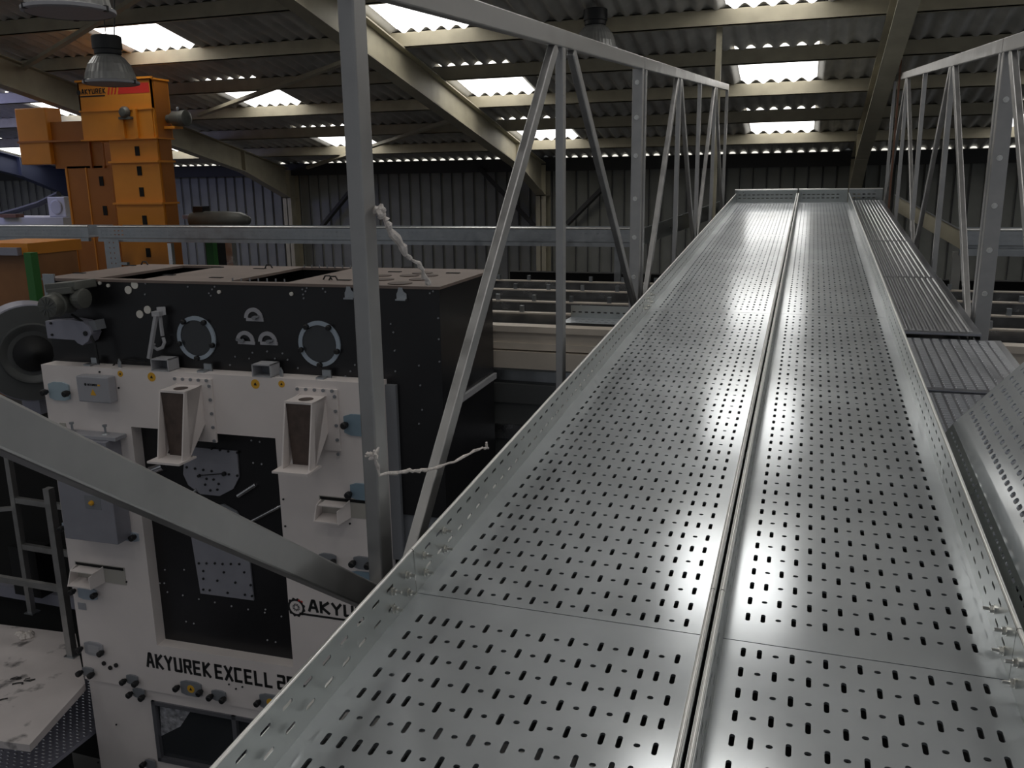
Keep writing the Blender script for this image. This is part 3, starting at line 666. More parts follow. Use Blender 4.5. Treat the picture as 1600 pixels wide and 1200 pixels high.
cover(300, 1075, 42, 28, 'greycov', [(281, 1071), (317, 1078)], True); cover(343, 1086, 28, 20, 'greycov', [(333, 1085), (353, 1089)]); cover(424, 1096, 42, 28, 'greycov', [(407, 1094), (441, 1100)], True)
cover(105, 822, 16, 16, 'ring', [(103, 823)]); cover(206, 838, 30, 16, 'ring', [(213, 837)]); cover(236, 1193, 22, 18, 'greycov', [(229, 1190)])
for (px, py) in ((163, 1036), (173, 1043), (182, 1039)): disc('plug', px, py, DW, .012, 'blackm', .01, 12)
for (px, py) in ((358, 1069), (369, 1076), (379, 1073), (443, 780), (446, 822), (448, 853), (495, 793), (547, 778), (547, 818), (155, 885), (198, 909), (445, 1000), (182, 1132), (152, 1176), (154, 1191)): disc('screw', px, py, DW, .005, 'blackm', .005, 8)
a, z = mp(128, 947, DW); mbox('nameplate', 'boxgrey', a-.03, a+.035, DW-.003, DW, z-.025, z+.025)
# product outlets with slanted mouths
def spout(px0, py0, px1, py1):
    a0, z1 = mp(px0, py0, DW); a1, z0 = mp(px1, py1, DW); z1 = mp((px0+px1)/2, py0, DW)[1]; w = a1-a0
    r = mbox('outlet_recess', 'whited', a0, a1, DW-.004, DW-.001, z0, z1); mbox('outlet_dark', 'dark', a0+.008, a1-.008, DW-.006, DW-.004, z1-.022, z1-.004, r)
    b = MB(); m = a0+w*.58
    b.hexa([mach(a0+.02, DW-.005, z0+.006), mach(m, DW-.005, z0+.006), mach(m-.04, DW-.10, z0-.012), mach(a0+.01, DW-.10, z0-.012), mach(a0+.02, DW-.005, z0+.014), mach(m, DW-.005, z0+.014), mach(m-.04, DW-.10, z0-.004), mach(a0+.01, DW-.10, z0-.004)])
    b.hexa([mach(m-.006, DW-.005, z0), mach(m, DW-.005, z0), mach(m-.034, DW-.10, z0-.015), mach(m-.04, DW-.10, z0-.015), mach(m-.006, DW-.005, z1-.01), mach(m, DW-.005, z1-.01), mach(m-.034, DW-.10, z1-.05), mach(m-.04, DW-.10, z1-.05)])
    b.hexa([mach(a0+.01, DW-.005, z0), mach(a0+.016, DW-.005, z0), mach(a0+.014, DW-.10, z0-.015), mach(a0+.008, DW-.10, z0-.015), mach(a0+.01, DW-.005, z1-.02), mach(a0+.016, DW-.005, z1-.02), mach(a0+.014, DW-.06, z1-.04), mach(a0+.008, DW-.06, z1-.04)])
    b.box(mach(a0+.04, DW-.09, z1-.03), MX*(m-a0-.05), MY*.085, Z*.006)
    b.build('outlet_spout', 'white', mt)
spout(118, 882, 198, 914); spout(499, 778, 585, 812)
# tall inlet chutes
def chute(px0, px1, py0, py1):
    a0 = mp(px0, py0, DW)[0]; zt = mp(px0, py0, DW)[1]; a1 = mp(px1, py0, DW)[0]; zb = mp(px0, py1, DW)[1]; dp = .20
    w = .175; s0 = a0; s1 = a0+w; tt = .008; df = DW-dp
    fl = MB(); fl.box(mach(s0-.02, DW-.012, zb+.06), MX*(w+.09), MY*.012, Z*(zt-zb-.04)); f = fl.build('chute_flange', 'white', mt)
    for k in range(5):
        for (aa, zz) in ((s0-.005+k*.055, zt+.012), (s1+.055, zt-.02-k*.085)):
            b = MB(); b.lathe(mach(aa, DW-.012, zz), -MY, [(.010, 0), (.010, .008)], 8); b.build('bolt_head', 'greycov', f)
    b = MB(); zt2 = zt-.03; df = DW-.17; fb = DW-.25
    for s in (s0, s1-tt):                                    # tapered cheeks
        b.hexa([mach(s, fb, zb+.006), mach(s+tt, fb, zb+.006), mach(s+tt, fb+.07, zb+.006), mach(s, fb+.07, zb+.006), mach(s, df, zt2), mach(s+tt, df, zt2), mach(s+tt, DW-.012, zt2+.012), mach(s, DW-.012, zt2+.012)])
        b.hexa([mach(s, fb+.07, zb+.006), mach(s+tt, fb+.07, zb+.006), mach(s+tt, DW-.012, zb+.17), mach(s, DW-.012, zb+.17), mach(s, df+.02, zt2), mach(s+tt, df+.02, zt2), mach(s+tt, DW-.012, zt2+.012), mach(s, DW-.012, zt2+.012)])
    b.box(mach(s0, df, zt2-.004), MX*w, MY*(DW-.012-df), Z*.012)
    b.box(mach(s0-.03, fb-.05, zb), MX*(w+.045), MY*.16, Z*.012)
    c = b.build('inlet_chute', 'white', mt)
    b = MB(); b.hexa([mach(s0+tt+.012, fb+.09, zb+.012), mach(s1-tt, fb+.09, zb+.012), mach(s1-tt, fb+.10, zb+.012), mach(s0+tt+.012, fb+.10, zb+.012), mach(s0+tt, df+.004, zt2-.004), mach(s1-tt-.0, df+.004, zt2-.004), mach(s1-tt, df+.02, zt2-.004), mach(s0+tt, df+.02, zt2-.004)]); b.build('chute_front', 'brown', c)
    b = MB(); b.lathe(mach((s0+s1)/2+.01, df+.07, zt2+.006), Z, [(.042, 0), (.042, .003)], 24); b.build('chute_hole', 'brown', c)
chute(277, 352, 594, 700); chute(468, 545, 610, 714)
# inside the black opening
DI = DW+.085
g = MB(); poly = [mp(x, y, DI) for x, y in ((291, 697), (372, 704), (375, 745), (366, 763), (345, 774), (315, 771), (296, 757), (288, 740))]
g.prism(poly, mach(0, DI-.012, 0), MX, Z, MY*.012); pA = g.build('cover_plate', 'greyp', mt)
g = MB(); poly = [mp(x, y, DI) for x, y in ((300, 835), (388, 840), (398, 937), (315, 926))]; g.prism(poly, mach(0, DI-.012, 0), MX, Z, MY*.012); pB = g.build('cover_plate', 'greyp', mt)
g = MB(); poly = [mp(x, y, DI-.02) for x, y in ((326, 792), (348, 789), (368, 800), (380, 822), (320, 830))]; g.prism(poly, mach(0, DI-.012, 0), MX, Z, MY*.012); g.build('cover_plate', 'greycov', mt)
for (px, py) in ((331, 701), (344, 703), (357, 705), (371, 707), (292, 730), (305, 732), (318, 734), (331, 736), (358, 741), (371, 743), (323, 748), (334, 749), (321, 757), (342, 756), (329, 766), (340, 765), (311, 880), (323, 880), (336, 880), (348, 881), (361, 881), (374, 881), (318, 892), (350, 894), (382, 894), (318, 904), (340, 907), (368, 910), (392, 914), (318, 921), (328, 922), (356, 926), (383, 929), (394, 931)):
    disc('bolt_head', px, py, DI-.012, .0062, 'blackm', .006, 8)
for (px, py) in ((393, 688), (406, 690), (396, 723), (409, 725), (275, 718), (258, 890), (288, 890), (250, 911), (257, 911), (262, 925), (286, 930), (311, 936), (336, 941), (362, 947), (388, 952), (414, 957), (440, 963), (291, 971), (303, 974), (418, 1000), (431, 1003), (415, 952), (310, 730), (294, 1006), (307, 1010)):
    disc('bolt_head', px, py, DI, .0045, 'pale', .004, 8)
g = MB(); g.bar(mq(312, 743, DI-.02), mq(351, 740, DI-.02), .005, .005); g.lathe(mq(351, 740, DI-.014), -MY, [(.014, 0), (.014, .015)], 12); g.lathe(mq(312, 743, DI-.014), -MY, [(.010, 0), (.010, .015)], 12); g.build('pointer', 'blackm', pA)
for (p, q, r) in (((250, 815), (308, 765), .012), ((372, 775), (400, 757), .014), ((392, 815), (440, 790), .010), ((236, 735), (256, 728), .03)):
    g = MB(); g.cyl(mq(*p, DI-.015), mq(*q, DI-.012), r, 12); g.build('roller_glint', 'silver', mt, smooth=True)  # silver rods stand in for bright reflections on black rollers
# lettering on the white band
a, z = mp(231, 1041, DW); a2 = mp(433, 1077, DW)[0]
hh = .098; wch = (a2-a)/(13*1.44+.5); gap = wch*.44; xo = 0.
for word in ('AKYUREK', 'EXCELL', '206'):
    b = MB(); xo += lettering(b, word, mach(a+xo, DW-.0005, z), MX, Z, -MY*.001, wch, hh, gap, .0195)+wch*.35; b.build('model_lettering', 'ink', mt)
a, z = mp(456, 948, DW); b = MB(); lettering(b, 'AKYUREK', mach(a+.12, DW-.0005, z-.012), MX, Z, -MY*.001, .06, .072, .02, .018)
b.box(mach(a+.05, DW-.0015, z-.045), MX*.5, MY*.001, Z*.014)
gear = [((.066 if k % 2 else .056)*math.cos(2*math.pi*k/24), (.066 if k % 2 else .056)*math.sin(2*math.pi*k/24)) for k in range(24)]
inner = [(.044*math.cos(2*math.pi*k/24), .044*math.sin(2*math.pi*k/24)) for k in range(24)]
for k in range(24): j = (k+1) % 24; b.prism([gear[k], gear[j], inner[j], inner[k]], mach(a+.03, DW-.0005, z), MX, Z, -MY*.001)
for k in range(12): an = 2*math.pi*k/12; b.prism([(.012*math.cos(an-.2), .012*math.sin(an-.2)), (.026*math.cos(an-.12), .026*math.sin(an-.12)), (.026*math.cos(an+.12), .026*math.sin(an+.12)), (.012*math.cos(an+.2), .012*math.sin(an+.2))], mach(a+.03, DW-.0005, z), MX, Z, -MY*.001)
b.build('gear_logo', 'ink', mt)
b = MB(); b.lathe(mach(a+.055, DW-.001, z+.05), -MY, [(.007, 0), (.007, .001)], 10); b.lathe(mach(a+.073, DW-.001, z+.045), -MY, [(.006, 0), (.006, .001)], 10); b.build('logo_dots', 'red', mt)
# grey hinged box on the left of the white front
a0, a1 = mp(108, 700, DW)[0], mp(190, 700, DW)[0]; z1 = mp(150, 665, DW)[1]; z0 = mp(150, 832, DW)[1]
zs = z1-.06
b = MB(); b.box(mach(a0, DW-.13, z0), MX*(a1-a0), MY*.13, Z*(zs-z0)); gb = b.build('control_cabinet', 'greyp', mt, bevel=.004)
a3, z3 = mp(144, 785, DW-.13); b = MB(); b.box(mach(a3-.055, DW-.132, z3-.045), MX*.12, MY*.002, Z*.09); b.build('switch_plate', 'greycov', gb)
b = MB(); b.lathe(mach(a3, DW-.132, z3-.002), -MY, [(.016, 0), (.016, .012)], 16); b.bar(mach(a3-.014, DW-.146, z3-.002), mach(a3+.014, DW-.146, z3-.002), .008, .008); b.build('switch_knob', 'yellow', gb)
mbox('hinge_plate', 'whited', a0-.045, a0, DW-.006, DW, z0-.05, z1)
b = MB(); b.box(mach(a0, DW-.10, zs), MX*(a1-a0+.05), MY*.10, Z*.025); b.build('cabinet_lid', 'boxgrey', mt, bevel=.003)
for px in (120, 171):
    a3 = mp(px, 650, DW)[0]; b = MB(); zz = zs+.025; b.cyl(mach(a3, DW-.05, zz), mach(a3, DW-.05, zz+.05), .007, 8); b.lathe(mach(a3, DW-.05, zz+.05), Z, [(.014, 0), (.014, .012)], 10); b.lathe(mach(a3, DW-.05, zz), Z, [(.025, 0), (.018, .01)], 12); b.build('lid_clamp', 'galvd', mt)

# ------------------------------------------------------------------ centrifugal fan left of the machine
fc = at_y(52, 552, 5.0); t = thing('centrifugal_fan', 'large grey round fan casing at the left edge of the photo beside the machine', 'fan', (fc[0]-.1, fc[1], 0))
axf = A([.80, -.60, .0]); axf /= np.linalg.norm(axf)
b = MB(); b.lathe(fc-axf*.30, axf, [(.20, 0), (.375, .0), (.375, .295), (.365, .30)], 56); b.build('casing', 'fanside', t, smooth=True)
b = MB(); b.lathe(fc+axf*.001, axf, [(.365, 0), (.365, .006), (.235, .008), (.225, .035), (.205, .03), (.15, -.02), (.06, -.05)], 56); b.build('inlet_cone', 'fan', t, smooth=True)
b = MB(); b.lathe(fc+axf*.012, axf, [(.14, 0), (.12, .004), (.05, .03), (.02, .05)], 30); b.build('hub', 'blackm', t, smooth=True)
b = MB(); b.aabb((fc[0]-.30, 5.1, H-1.75), (fc[0]-.12, 5.3, fc[2]-.30)); b.build('fan_stand', 'fanside', t)

# ------------------------------------------------------------------ orange bucket elevators
YE = 8.9
def ex(px, py, y=YE): P = at_y(px, py, y); return P[0], P[2]
def pbox(name, m, t, px0, py0, px1, py1, y0, dep, bevel=0):   # upright box from two image corners on plane y0
    x0, z1 = ex(px0, py0, y0); x1, z0 = ex(px1, py1, y0); b = MB(); b.aabb((x0, y0, z0), (x1, y0+dep, z1)); return b.build(name, m, t, bevel=bevel)
xL, zt_ = ex(120, 128); xR, _ = ex(235, 124); zh = ex(180, 172)[1]; zh2 = ex(180, 217)[1]
t = thing('bucket_elevator', 'tall orange bucket elevator with red striped head and logo', 'elevator', ((xL+xR)/2, YE+.3, 0), 'orange elevators')
b = MB(); b.aabb((xL, YE, zh), (xR, YE+.02, zt_)); b.aabb((xL, YE, zt_-.02), (xR+.02, YE+.30, zt_)); b.aabb((xL, YE, zh2), (xL+.02, YE+.30, zt_)); b.aabb((xR-.02, YE, zh2), (xR, YE+.30, zt_)); b.aabb((xL+.02, YE-.012, zh2), (xR-.02, YE+.02, zh)); b.aabb((xL-.02, YE-.03, zh2-.015), (xR+.02, YE+.30, zh2))
b.build('head', 'orange', t)
b = MB(); b.aabb((xL-.01, YE-.03, zt_-.012), (xR+.02, YE+.02, zt_+.012)); b.aabb((xL, YE-.025, zh-.01), (xR, YE, zh+.008)); b.build('head_flange', 'orange', t)
for px in (196, 217):
    x_, _ = ex(px, 200); b = MB(); b.aabb((x_-.02, YE-.05, zh2), (x_+.02, YE-.012, zh)); b.build('head_rib', 'orange', t)
x_, z_ = ex(199, 176); b = MB(); b.lathe((x_, YE-.03, z_), -Y, [(.07, 0), (.07, .03), (.05, .06), (.02, .07)], 18); b.aabb((x_-.09, YE-.06, z_-.08), (x_+.09, YE, z_-.05)); b.build('shaft_bearing', 'motor', t, smooth=True)
b = MB(); b.aabb((xR, YE+.03, zh2), (xR+.012, YE+.27, zt_-.04)); b.aabb((xR-.02, YE+.05, 0), (xR-.006, YE+.26, zh2)); b.build('shaded_side', 'oranged', t)  # side faces in a darker orange, their shade put into the colour
x0, _ = ex(170, 300); x1, _ = ex(250, 300)
segs = [217, 253, 318, 372, 425]
lx0, lx1 = ex(169, 225)[0], xR-.02
b = MB(); b.aabb((lx0, YE+.02, 0), (lx1, YE+.28, zh2-.015)); b.build('elevator_leg', 'orange', t)
for py in (253, 318): z_ = ex(200, py)[1]; b = MB(); b.aabb((lx0-.02, YE-.02, z_-.012), (lx1+.02, YE+.30, z_+.012)); b.build('leg_flange', 'orange', t)
for py in (236, 267, 300, 344, 395):
    x_, z_ = ex(208+(py-236)*.13, py); b = MB(); b.aabb(((lx0+lx1)/2-.035+.06, YE+.012, z_-.055), ((lx0+lx1)/2+.03+.06, YE+.02, z_+.055)); b.build('inspection_slot', 'dark', t)
# logo
b = MB(); x_, z_ = ex(128, 147.5); lettering(b, 'AKYUREK', (x_, YE-.001, z_), X, Z, -Y*.002, .036, .055, .018, .012, .0); b.aabb((x_-.03, YE-.003, z_-.035), (x_+.35, YE-.001, z_-.02)); b.lathe((x_-.045, YE-.001, z_+.02), -Y, [(.03, 0), (.03, .002)], 14); b.build('logo_print', 'ink', t)
xs0, zs0 = ex(168, 148); h_ = .115; b = MB()
for k in range(3): o = xs0+k*.05; b.prism([(0, 0), (.022, 0), (.062, h_), (.04, h_)], (o, YE-.001, zs0), X, Z, -Y*.002)
xe = xR-.03; b.prism([(.155, 0), (xe-xs0, 0), (xe-xs0, h_), (.195, h_)], (xs0, YE-.001, zs0), X, Z, -Y*.002); b.build('red_stripes', 'red', t)
# head motor on the right
x_, z_ = ex(290, 182); b = MB(); b.lathe((xR+.0, YE+.22, z_), X, [(.05, 0), (.05, .08), (.07, .08), (.085, .1), (.085, .22), (.095, .23), (.095, .29), (.05, .31)], 22); mm = b.build('head_motor', 'motor', t, smooth=True)
b = MB(); b.lathe((xR+.17, YE+.22, z_+.085), Z, [(.012, 0), (.02, .03), (.012, .05)], 10); b.build('lifting_eye', 'greycov', mm)
b = MB(); b.aabb((xR+.0, YE+.14, z_-.12), (xR+.16, YE+.30, z_-.09)); b.build('motor_bracket', 'orange', t)
# second elevator behind and left
YE2 = 9.26
t = thing('bucket_elevator', 'second orange elevator, left of the striped one, with a boxed spout', 'elevator', ex(130, 300, YE2)[:1]+(YE2+.3, 0), 'orange elevators')
x0, x1 = ex(100, 262, YE2)[0], ex(168, 262, YE2)[0]; zt2 = ex(130, 262, YE2)[1]
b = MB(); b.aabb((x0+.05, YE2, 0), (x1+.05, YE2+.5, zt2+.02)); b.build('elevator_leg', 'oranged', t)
b = MB(); b.aabb((x0+.02, YE2-.01, 0), (x0+.05, YE2+.1, zt2)); b.aabb((x0+.35, YE2-.008, 0), (x0+.37, YE2+.0, zt2)); b.build('leg_edge', 'orange', t)
for py in (283, 329): x_, z_ = ex(159+(py-283)*.13, py, YE2); b = MB(); b.aabb((x_-.035, YE2-.008, z_-.06), (x_+.03, YE2, z_+.06)); b.build('inspection_slot', 'dark', t)
b = MB(); xa, za = ex(40, 258, YE2); xb, zb = ex(75, 168, YE2); b.aabb((xa, YE2-.06, za), (xb, YE2+.2, zb)); b.build('spout_box', 'orange', t, bevel=.01)
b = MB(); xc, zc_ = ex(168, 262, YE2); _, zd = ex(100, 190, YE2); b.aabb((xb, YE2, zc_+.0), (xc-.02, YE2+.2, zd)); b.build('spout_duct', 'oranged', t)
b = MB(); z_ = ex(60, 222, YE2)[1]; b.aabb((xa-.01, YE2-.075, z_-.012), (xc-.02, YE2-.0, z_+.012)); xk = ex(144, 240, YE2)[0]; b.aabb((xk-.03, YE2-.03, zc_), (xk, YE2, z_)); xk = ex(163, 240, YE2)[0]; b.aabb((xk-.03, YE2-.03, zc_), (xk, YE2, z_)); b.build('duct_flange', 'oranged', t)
b = MB(); x_, z_ = ex(38, 216, YE2); b.lathe((x_+.04, YE2+.2, z_), -X, [(.08, 0), (.08, .06), (.03, .10)], 16); b.build('shaft_bearing', 'motor', t, smooth=True)

# ------------------------------------------------------------------ long cable trays across the hall
YT = 8.2
def longtray(x0, x1, z1, label, ends=()):
    t = thing('cable_tray', label, 'cable tray', ((x0+x1)/2, YT+.2, z1-.16), 'long trays across the hall'); b = MB()
    n = int((x1-x0-.1)/.055); rw = [x0+.05+k*.055 for k in range(n+1)]
    P = lambda s, q, nn: A([q, YT-nn*0+(-nn), z1-.125+s])
    perf(b, P, [0, .028, .046, .072, .09, .125], rw, lambda i, j: (.010, .030) if i in (1, 3) else None, .002)
    for a_, b_ in ((x0, rw[0]), (rw[-1], x1)): b.aabb((a_, YT-.001, z1-.125), (b_, YT+.001, z1))
    b.build('side_wall', 'galvd', t); b = MB(); b.cyl((x0, YT+.004, z1+.004), (x1, YT+.004, z1+.004), .012, 10); b.build('rolled_edge', 'lip', t, smooth=True)
    b = MB(); b.aabb((x0, YT, z1-.127), (x1, YT+.4, z1-.123)); b.build('floor_pan', 'galvd', t)
    b = MB(); b.aabb((x0, YT+.4, z1-.125), (x1, YT+.402, z1+.004)); b.build('side_wall', 'galvd', t)
    b = MB(); b.aabb((x0, YT-.012, z1-.168), (x1, YT+.03, z1-.13)); b.build('carrier_rail', 'galvd', t)
    return t
zTr = H-.455
longtray(-10.4, -8.0, zTr+.002, 'long galvanized tray running off the left edge in front of the orange elevators')
longtray(-7.86, -1.50, zTr, 'long galvanized tray behind the black machine, ending near the bridge')
longtray(1.24, 5.2, zTr, 'long galvanized tray beyond the right truss')
def fillet(p, q, label, hgt=.16):
    t = thing('cable_tray', label, 'cable tray', (A(p)+A(q))/2-A([0, 0, hgt])); b = MB(); p, q = A(p), A(q); n = np.cross(q-p, Z); n /= np.linalg.norm(n)
    b.hexa([p-Z*hgt, q-Z*hgt, q-Z*hgt+n*.004, p-Z*hgt+n*.004, p, q, q+n*.004, p+n*.004]); b.build('side_wall', 'creamd' if p[0] > 0 else 'galv2', t)  # right wall painted with the olive reflection it carries
    b = MB(); b.hexa([p-Z*.004-n*.0, q-Z*.004, q-Z*.004+n*.018, p-Z*.004+n*.018, p, q, q+n*.018, p+n*.018]); b.build('top_lip', 'galvd', t)
fillet((-1.49, YT, zTr), (-.93, 9.9, H-.245), 'short bent tray joining the bridge end to the left long tray')
fillet((.84, 9.9, H-.19), (1.24, YT, zTr), 'short bent tray, olive reflection painted on, joining the bridge end to the right long tray')
def post(px, py0, y, w, m, label, z0=0.):
    P = at_y(px, py0, y); z0 = H-1.018 if P[0] > -3 else 0.; b = MB(); b.aabb((P[0]-w/2, y, z0), (P[0]+w/2, y+w, min(P[2], H-.455-.129))); o = b.build('support_post', m); tag(o, label, 'post', 'tray support posts')
post(965, 384, 8.26, .06, 'galvd', 'thin grey post under the left long tray next to the bolted lattice post')
post(1497, 394, 8.26, .07, 'tubep', 'grey post under the right long tray behind the lattice diagonal')
post(356, 372, 8.26, .085, 'silver', 'shiny steel post under the long tray above the machine top')
post(264, 380, 8.26, .05, 'silver', 'thin shiny post against the right edge of the orange elevator')
post(560, 380, 8.26, .05, 'galvd', 'thin post under the long tray hidden by the tall near post')
b = MB(); P0 = at_y(1500, 390, 8.0); b.aabb((P0[0], 8.0, P0[2]-.05), (P0[0]+3, 8.06, P0[2])); tag(b.build('support_rail', 'galvd'), 'light support rail below the right long tray', 'rail')
# vertical drop of tray in front of the elevator
t = thing('cable_tray', 'short vertical tray drop in front of the orange elevator', 'cable tray', at_y(178, 425, 8.15)); x0 = at_y(165, 400, 8.15)[0]; x1 = at_y(188, 400, 8.15)[0]; b = MB()
zt_ = H-.6; P = lambda s, q, n: A([x0+s, 8.15-n, q]); w_ = x1-x0
perf(b, P, [0, w_*.3, w_*.42, w_*.58, w_*.7, w_], [zt_-.6+.06*k for k in range(11)], lambda i, j: (.012, .02) if i in (1, 3) else None, .003); b.aabb((x0, 8.151, 0), (x1, 8.16, zt_-.6)); b.build('floor_pan', 'galvd', t)
b = MB(); b.aabb((x1-.02, 8.10, zt_-.28), (x1+.13, 8.14, zt_-.25)); b.build('bracket', 'galvd', t)

# ------------------------------------------------------------------ stacked rails and cabinet behind the bridge
XA, XB = -3.0, 4.2
b = MB(); b.aabb((XA+.02, 5.62, 0), (XB, 8.9, H-1.02)); b.aabb((XA+.02, 8.78, H-1.03), (XB, 8.9, H-.94)); tag(b.build('dark_casing', 'dark'), 'long black casing under the steel rails behind the bridge', 'casing')
lab = ['farthest', 'second farthest', 'third', 'nearest']
for k, yb in enumerate((8.08, 7.39, 6.66, 6.06)):
    t = thing('steel_rail', 'horizontal shiny steel rail lying on the black casing, %s from the bridge camera' % lab[k] if 0 else '%s of the four shiny steel rails across the black casing' % lab[k], 'rail', ((XA+XB)/2, yb, H-1.02), 'rails on the black casing')
    xa = XA
    b = MB(); b.aabb((xa, yb, H-1.02), (XB, yb+.05, H-.957)); b.build('rail_bar', 'silver', t)
    b = MB(); b.aabb((xa, yb-.004, H-.958), (XB, yb+.06, H-.948)); b.build('top_flange', 'beige', t)
    x = xa+.12+.09*k
    while x < XB-.1:
        b = MB(); b.aabb((x, yb+.01, H-.948), (x+.03, yb+.04, H-.90)); b.build('clip', 'galvd', t); x += .31
t = thing('cable_tray', 'short bright perforated tray lying on the rails next to the bridge', 'cable tray', (-1.2, 5.6, H-1.0))
x0, x1 = at_y(888, 500, 5.85)[0], -.85; b = MB(); P = lambda s, q, n: A([q, 5.88-n, H-.94+s]); n = int((x1-x0-.02)/.045)
perf(b, P, [0, .03, .045, .085], [x0+.01+k*.045 for k in range(n+1)], lambda i, j: (.01, .026) if i == 1 else None, .002); b.build('side_wall', 'galv2', t)
b = MB(); P = lambda s, q, n: A([q, 5.63+s, H-.94+n]); perf(b, P, [0, .06, .09, .14, .17, .25], [x0+.01+k*.045 for k in range(n+1)], lambda i, j: (.012, .026) if i in (1, 3) else None, .003); b.build('floor_pan', 'galv', t)
YB = 5.45
b = MB(); b.aabb((XA, YB+.01, H-1.105), (XB, YB+.165, H-.955)); b.aabb((XA, YB-.012, H-.985), (XB, YB+.012, H-.945)); b.aabb((XA, YB-.004, H-1.105), (XB, YB+.012, H-1.06)); tag(b.build('beige_beam', 'beige'), 'beige painted beam along the front of the black casing', 'beam')
b = MB(); b.aabb((XA, YB-.03, H-1.23), (XB, YB+.165, H-1.115)); tag(b.build('white_channel', 'beige'), 'dirty white channel below the beige beam', 'channel')
t = thing('steel_cabinet', 'dark grey steel cabinet under the white channel, beside the black machine', 'cabinet', ((XA+.7), YB, 0))
b = MB(); b.aabb((XA, YB-.03, 0), (XB, YB+.165, H-1.232)); b.build('cabinet_body', 'cab', t)
b = MB(); b.aabb((XA, YB-.045, H-1.31), (XB, YB-.03, H-1.24)); b.build('cabinet_trim', 'galvd', t)
b = MB(); b.aabb((XA+.0, YB-.05, H-1.47), (-1.3, YB-.03, H-1.33)); b.build('cabinet_panel', 'cab', t, bevel=.005)
b = MB(); b.aabb((XA, YB-.06, H-1.72), (-1.0, YB-.03, H-1.62)); b.build('cabinet_ledge', 'silver', t)
# ------------------------------------------------------------------ far-left machinery
t0 = t = thing('orange_bin', 'orange bin with a bright rim behind the fan at the left edge', 'bin', at_y(40, 520, 6.4)*A([1, 1, 0])+A([0, .4, 0]))
x0, z1 = ex(-40, 396, 6.4); x1, z0 = ex(66, 520, 6.4); b = MB(); b.aabb((x0, 6.4, 1.0), (x1, 6.95, z1)); b.build('bin_wall', mat('bin_brown', (.30, .13, .045), .5, 0, .25, 2), t)
b = MB(); z2 = ex(60, 380, 6.4)[1]; b.aabb((x0, 6.35, z1), (x1+.02, 7.0, z2)); b.build('bin_rim', 'orange', t)
b = MB(); b.aabb((x0+.1, 6.5, 0), (x0+.2, 6.6, 1.0)); b.aabb((x1-.2, 6.5, 0), (x1-.1, 6.6, 1.0)); b.build('bin_leg', 'orange', t)
p = at_y(42, 395, 6.2); q = at_y(58, 500, 6.2); b = MB(); b.aabb((p[0]-.045, 6.2, 0), (p[0]+.04, 6.28, p[2])); tag(b.build('green_post', 'green'), 'green painted post in front of the orange bin', 'post')
p = at_y(326, 374, 8.7); b = MB(); b.aabb((p[0]-.05, 8.7, 0), (p[0]+.05, 8.78, p[2])); tag(b.build('green_post', 'green'), 'green post beyond the long tray, right of the orange elevator', 'post')
b = MB(); p = at_y(-40, 386, 6.33); q = at_y(32, 399, 6.33); b.aabb((p[0], 6.30, q[2]), (q[0], 6.40, p[2])); b.build('blue_ledge', 'fanside', t0)
# dark round drum on top behind the tray
t = thing('dark_drum', 'dark drum shaped cover behind the long tray, right of the orange elevator', 'drum', at_y(340, 355, 9.6)-A([0, 0, .1])); p = at_y(298, 344, 9.6); q = at_y(392, 344, 9.6)
b = MB(); L = q[0]-p[0]; b.lathe(p, X, [(.05, 0), (.10, .03), (.115, .12), (.115, L*.6), (.10, L*.85), (.05, L*.97), (.01, L)], 24); b.build('drum_shell', 'motor', t, smooth=True)
b = MB(); c = at_y(314, 326, 9.6); b.aabb((c[0]-.09, 9.55, c[2]-.14), (c[0]+.06, 9.7, c[2]+.03)); b.build('drum_neck', 'blackm', t)
b = MB(); p = at_y(284, 330, 10.0); q = at_y(352, 336, 10.0); b.aabb((p[0], 10.0, q[2]-.05), (q[0], 10.5, q[2])); b.build('blue_lit_table', 'fanside', t)  # blue light on the flat top put into its colour
b = MB(); c = (p+q)/2; b.aabb((c[0]-.1, 10.1, 0), (c[0]+.1, 10.3, q[2]-.05)); b.build('drum_stand', 'blackm', t)
# beige fan box left of second elevator
t = thing('square_fan', 'pale square fan box left of the orange elevators', 'fan', at_y(86, 345, 10.2)); p = at_y(73, 308, 10.2); q = at_y(104, 339, 10.2); b = MB(); b.aabb((p[0], 10.2, q[2]), (q[0], 10.5, p[2])); b.build('fan_box', 'pale', t, bevel=.01)
c = (p+q)/2; b = MB(); b.lathe((c[0], 10.2, c[2]), -Y, [(.105, 0), (.105, .015), (.09, .02), (.02, .02)], 24); b.build('fan_guard', 'boxgrey', t)
t = thing('low_machine', 'low grey machine top at the left edge behind the long tray', 'machine', at_y(40, 352, 10.0)*A([1, 1, 0])); p = at_y(-30, 340, 10.0); q = at_y(100, 355, 10.0); b = MB(); b.aabb((p[0], 10.0, 0), (q[0], 10.8, p[2])); b.build('machine_top', 'pale', t)
b = MB(); c = at_y(12, 341, 9.9); b.aabb((c[0]-.2, 9.95, p[2]), (c[0]+.1, 10.1, p[2]+.05)); b.build('machine_clutter', 'rust', t)
b = MB(); b.path([at_y(x, y, 10.5) for x, y in ((-15, 340), (30, 328), (62, 318), (92, 303))], .045, 8); tag(b.build('dark_pipe', 'blackm', smooth=True), 'curved dark pipe running up to the blue portal frame', 'pipe')

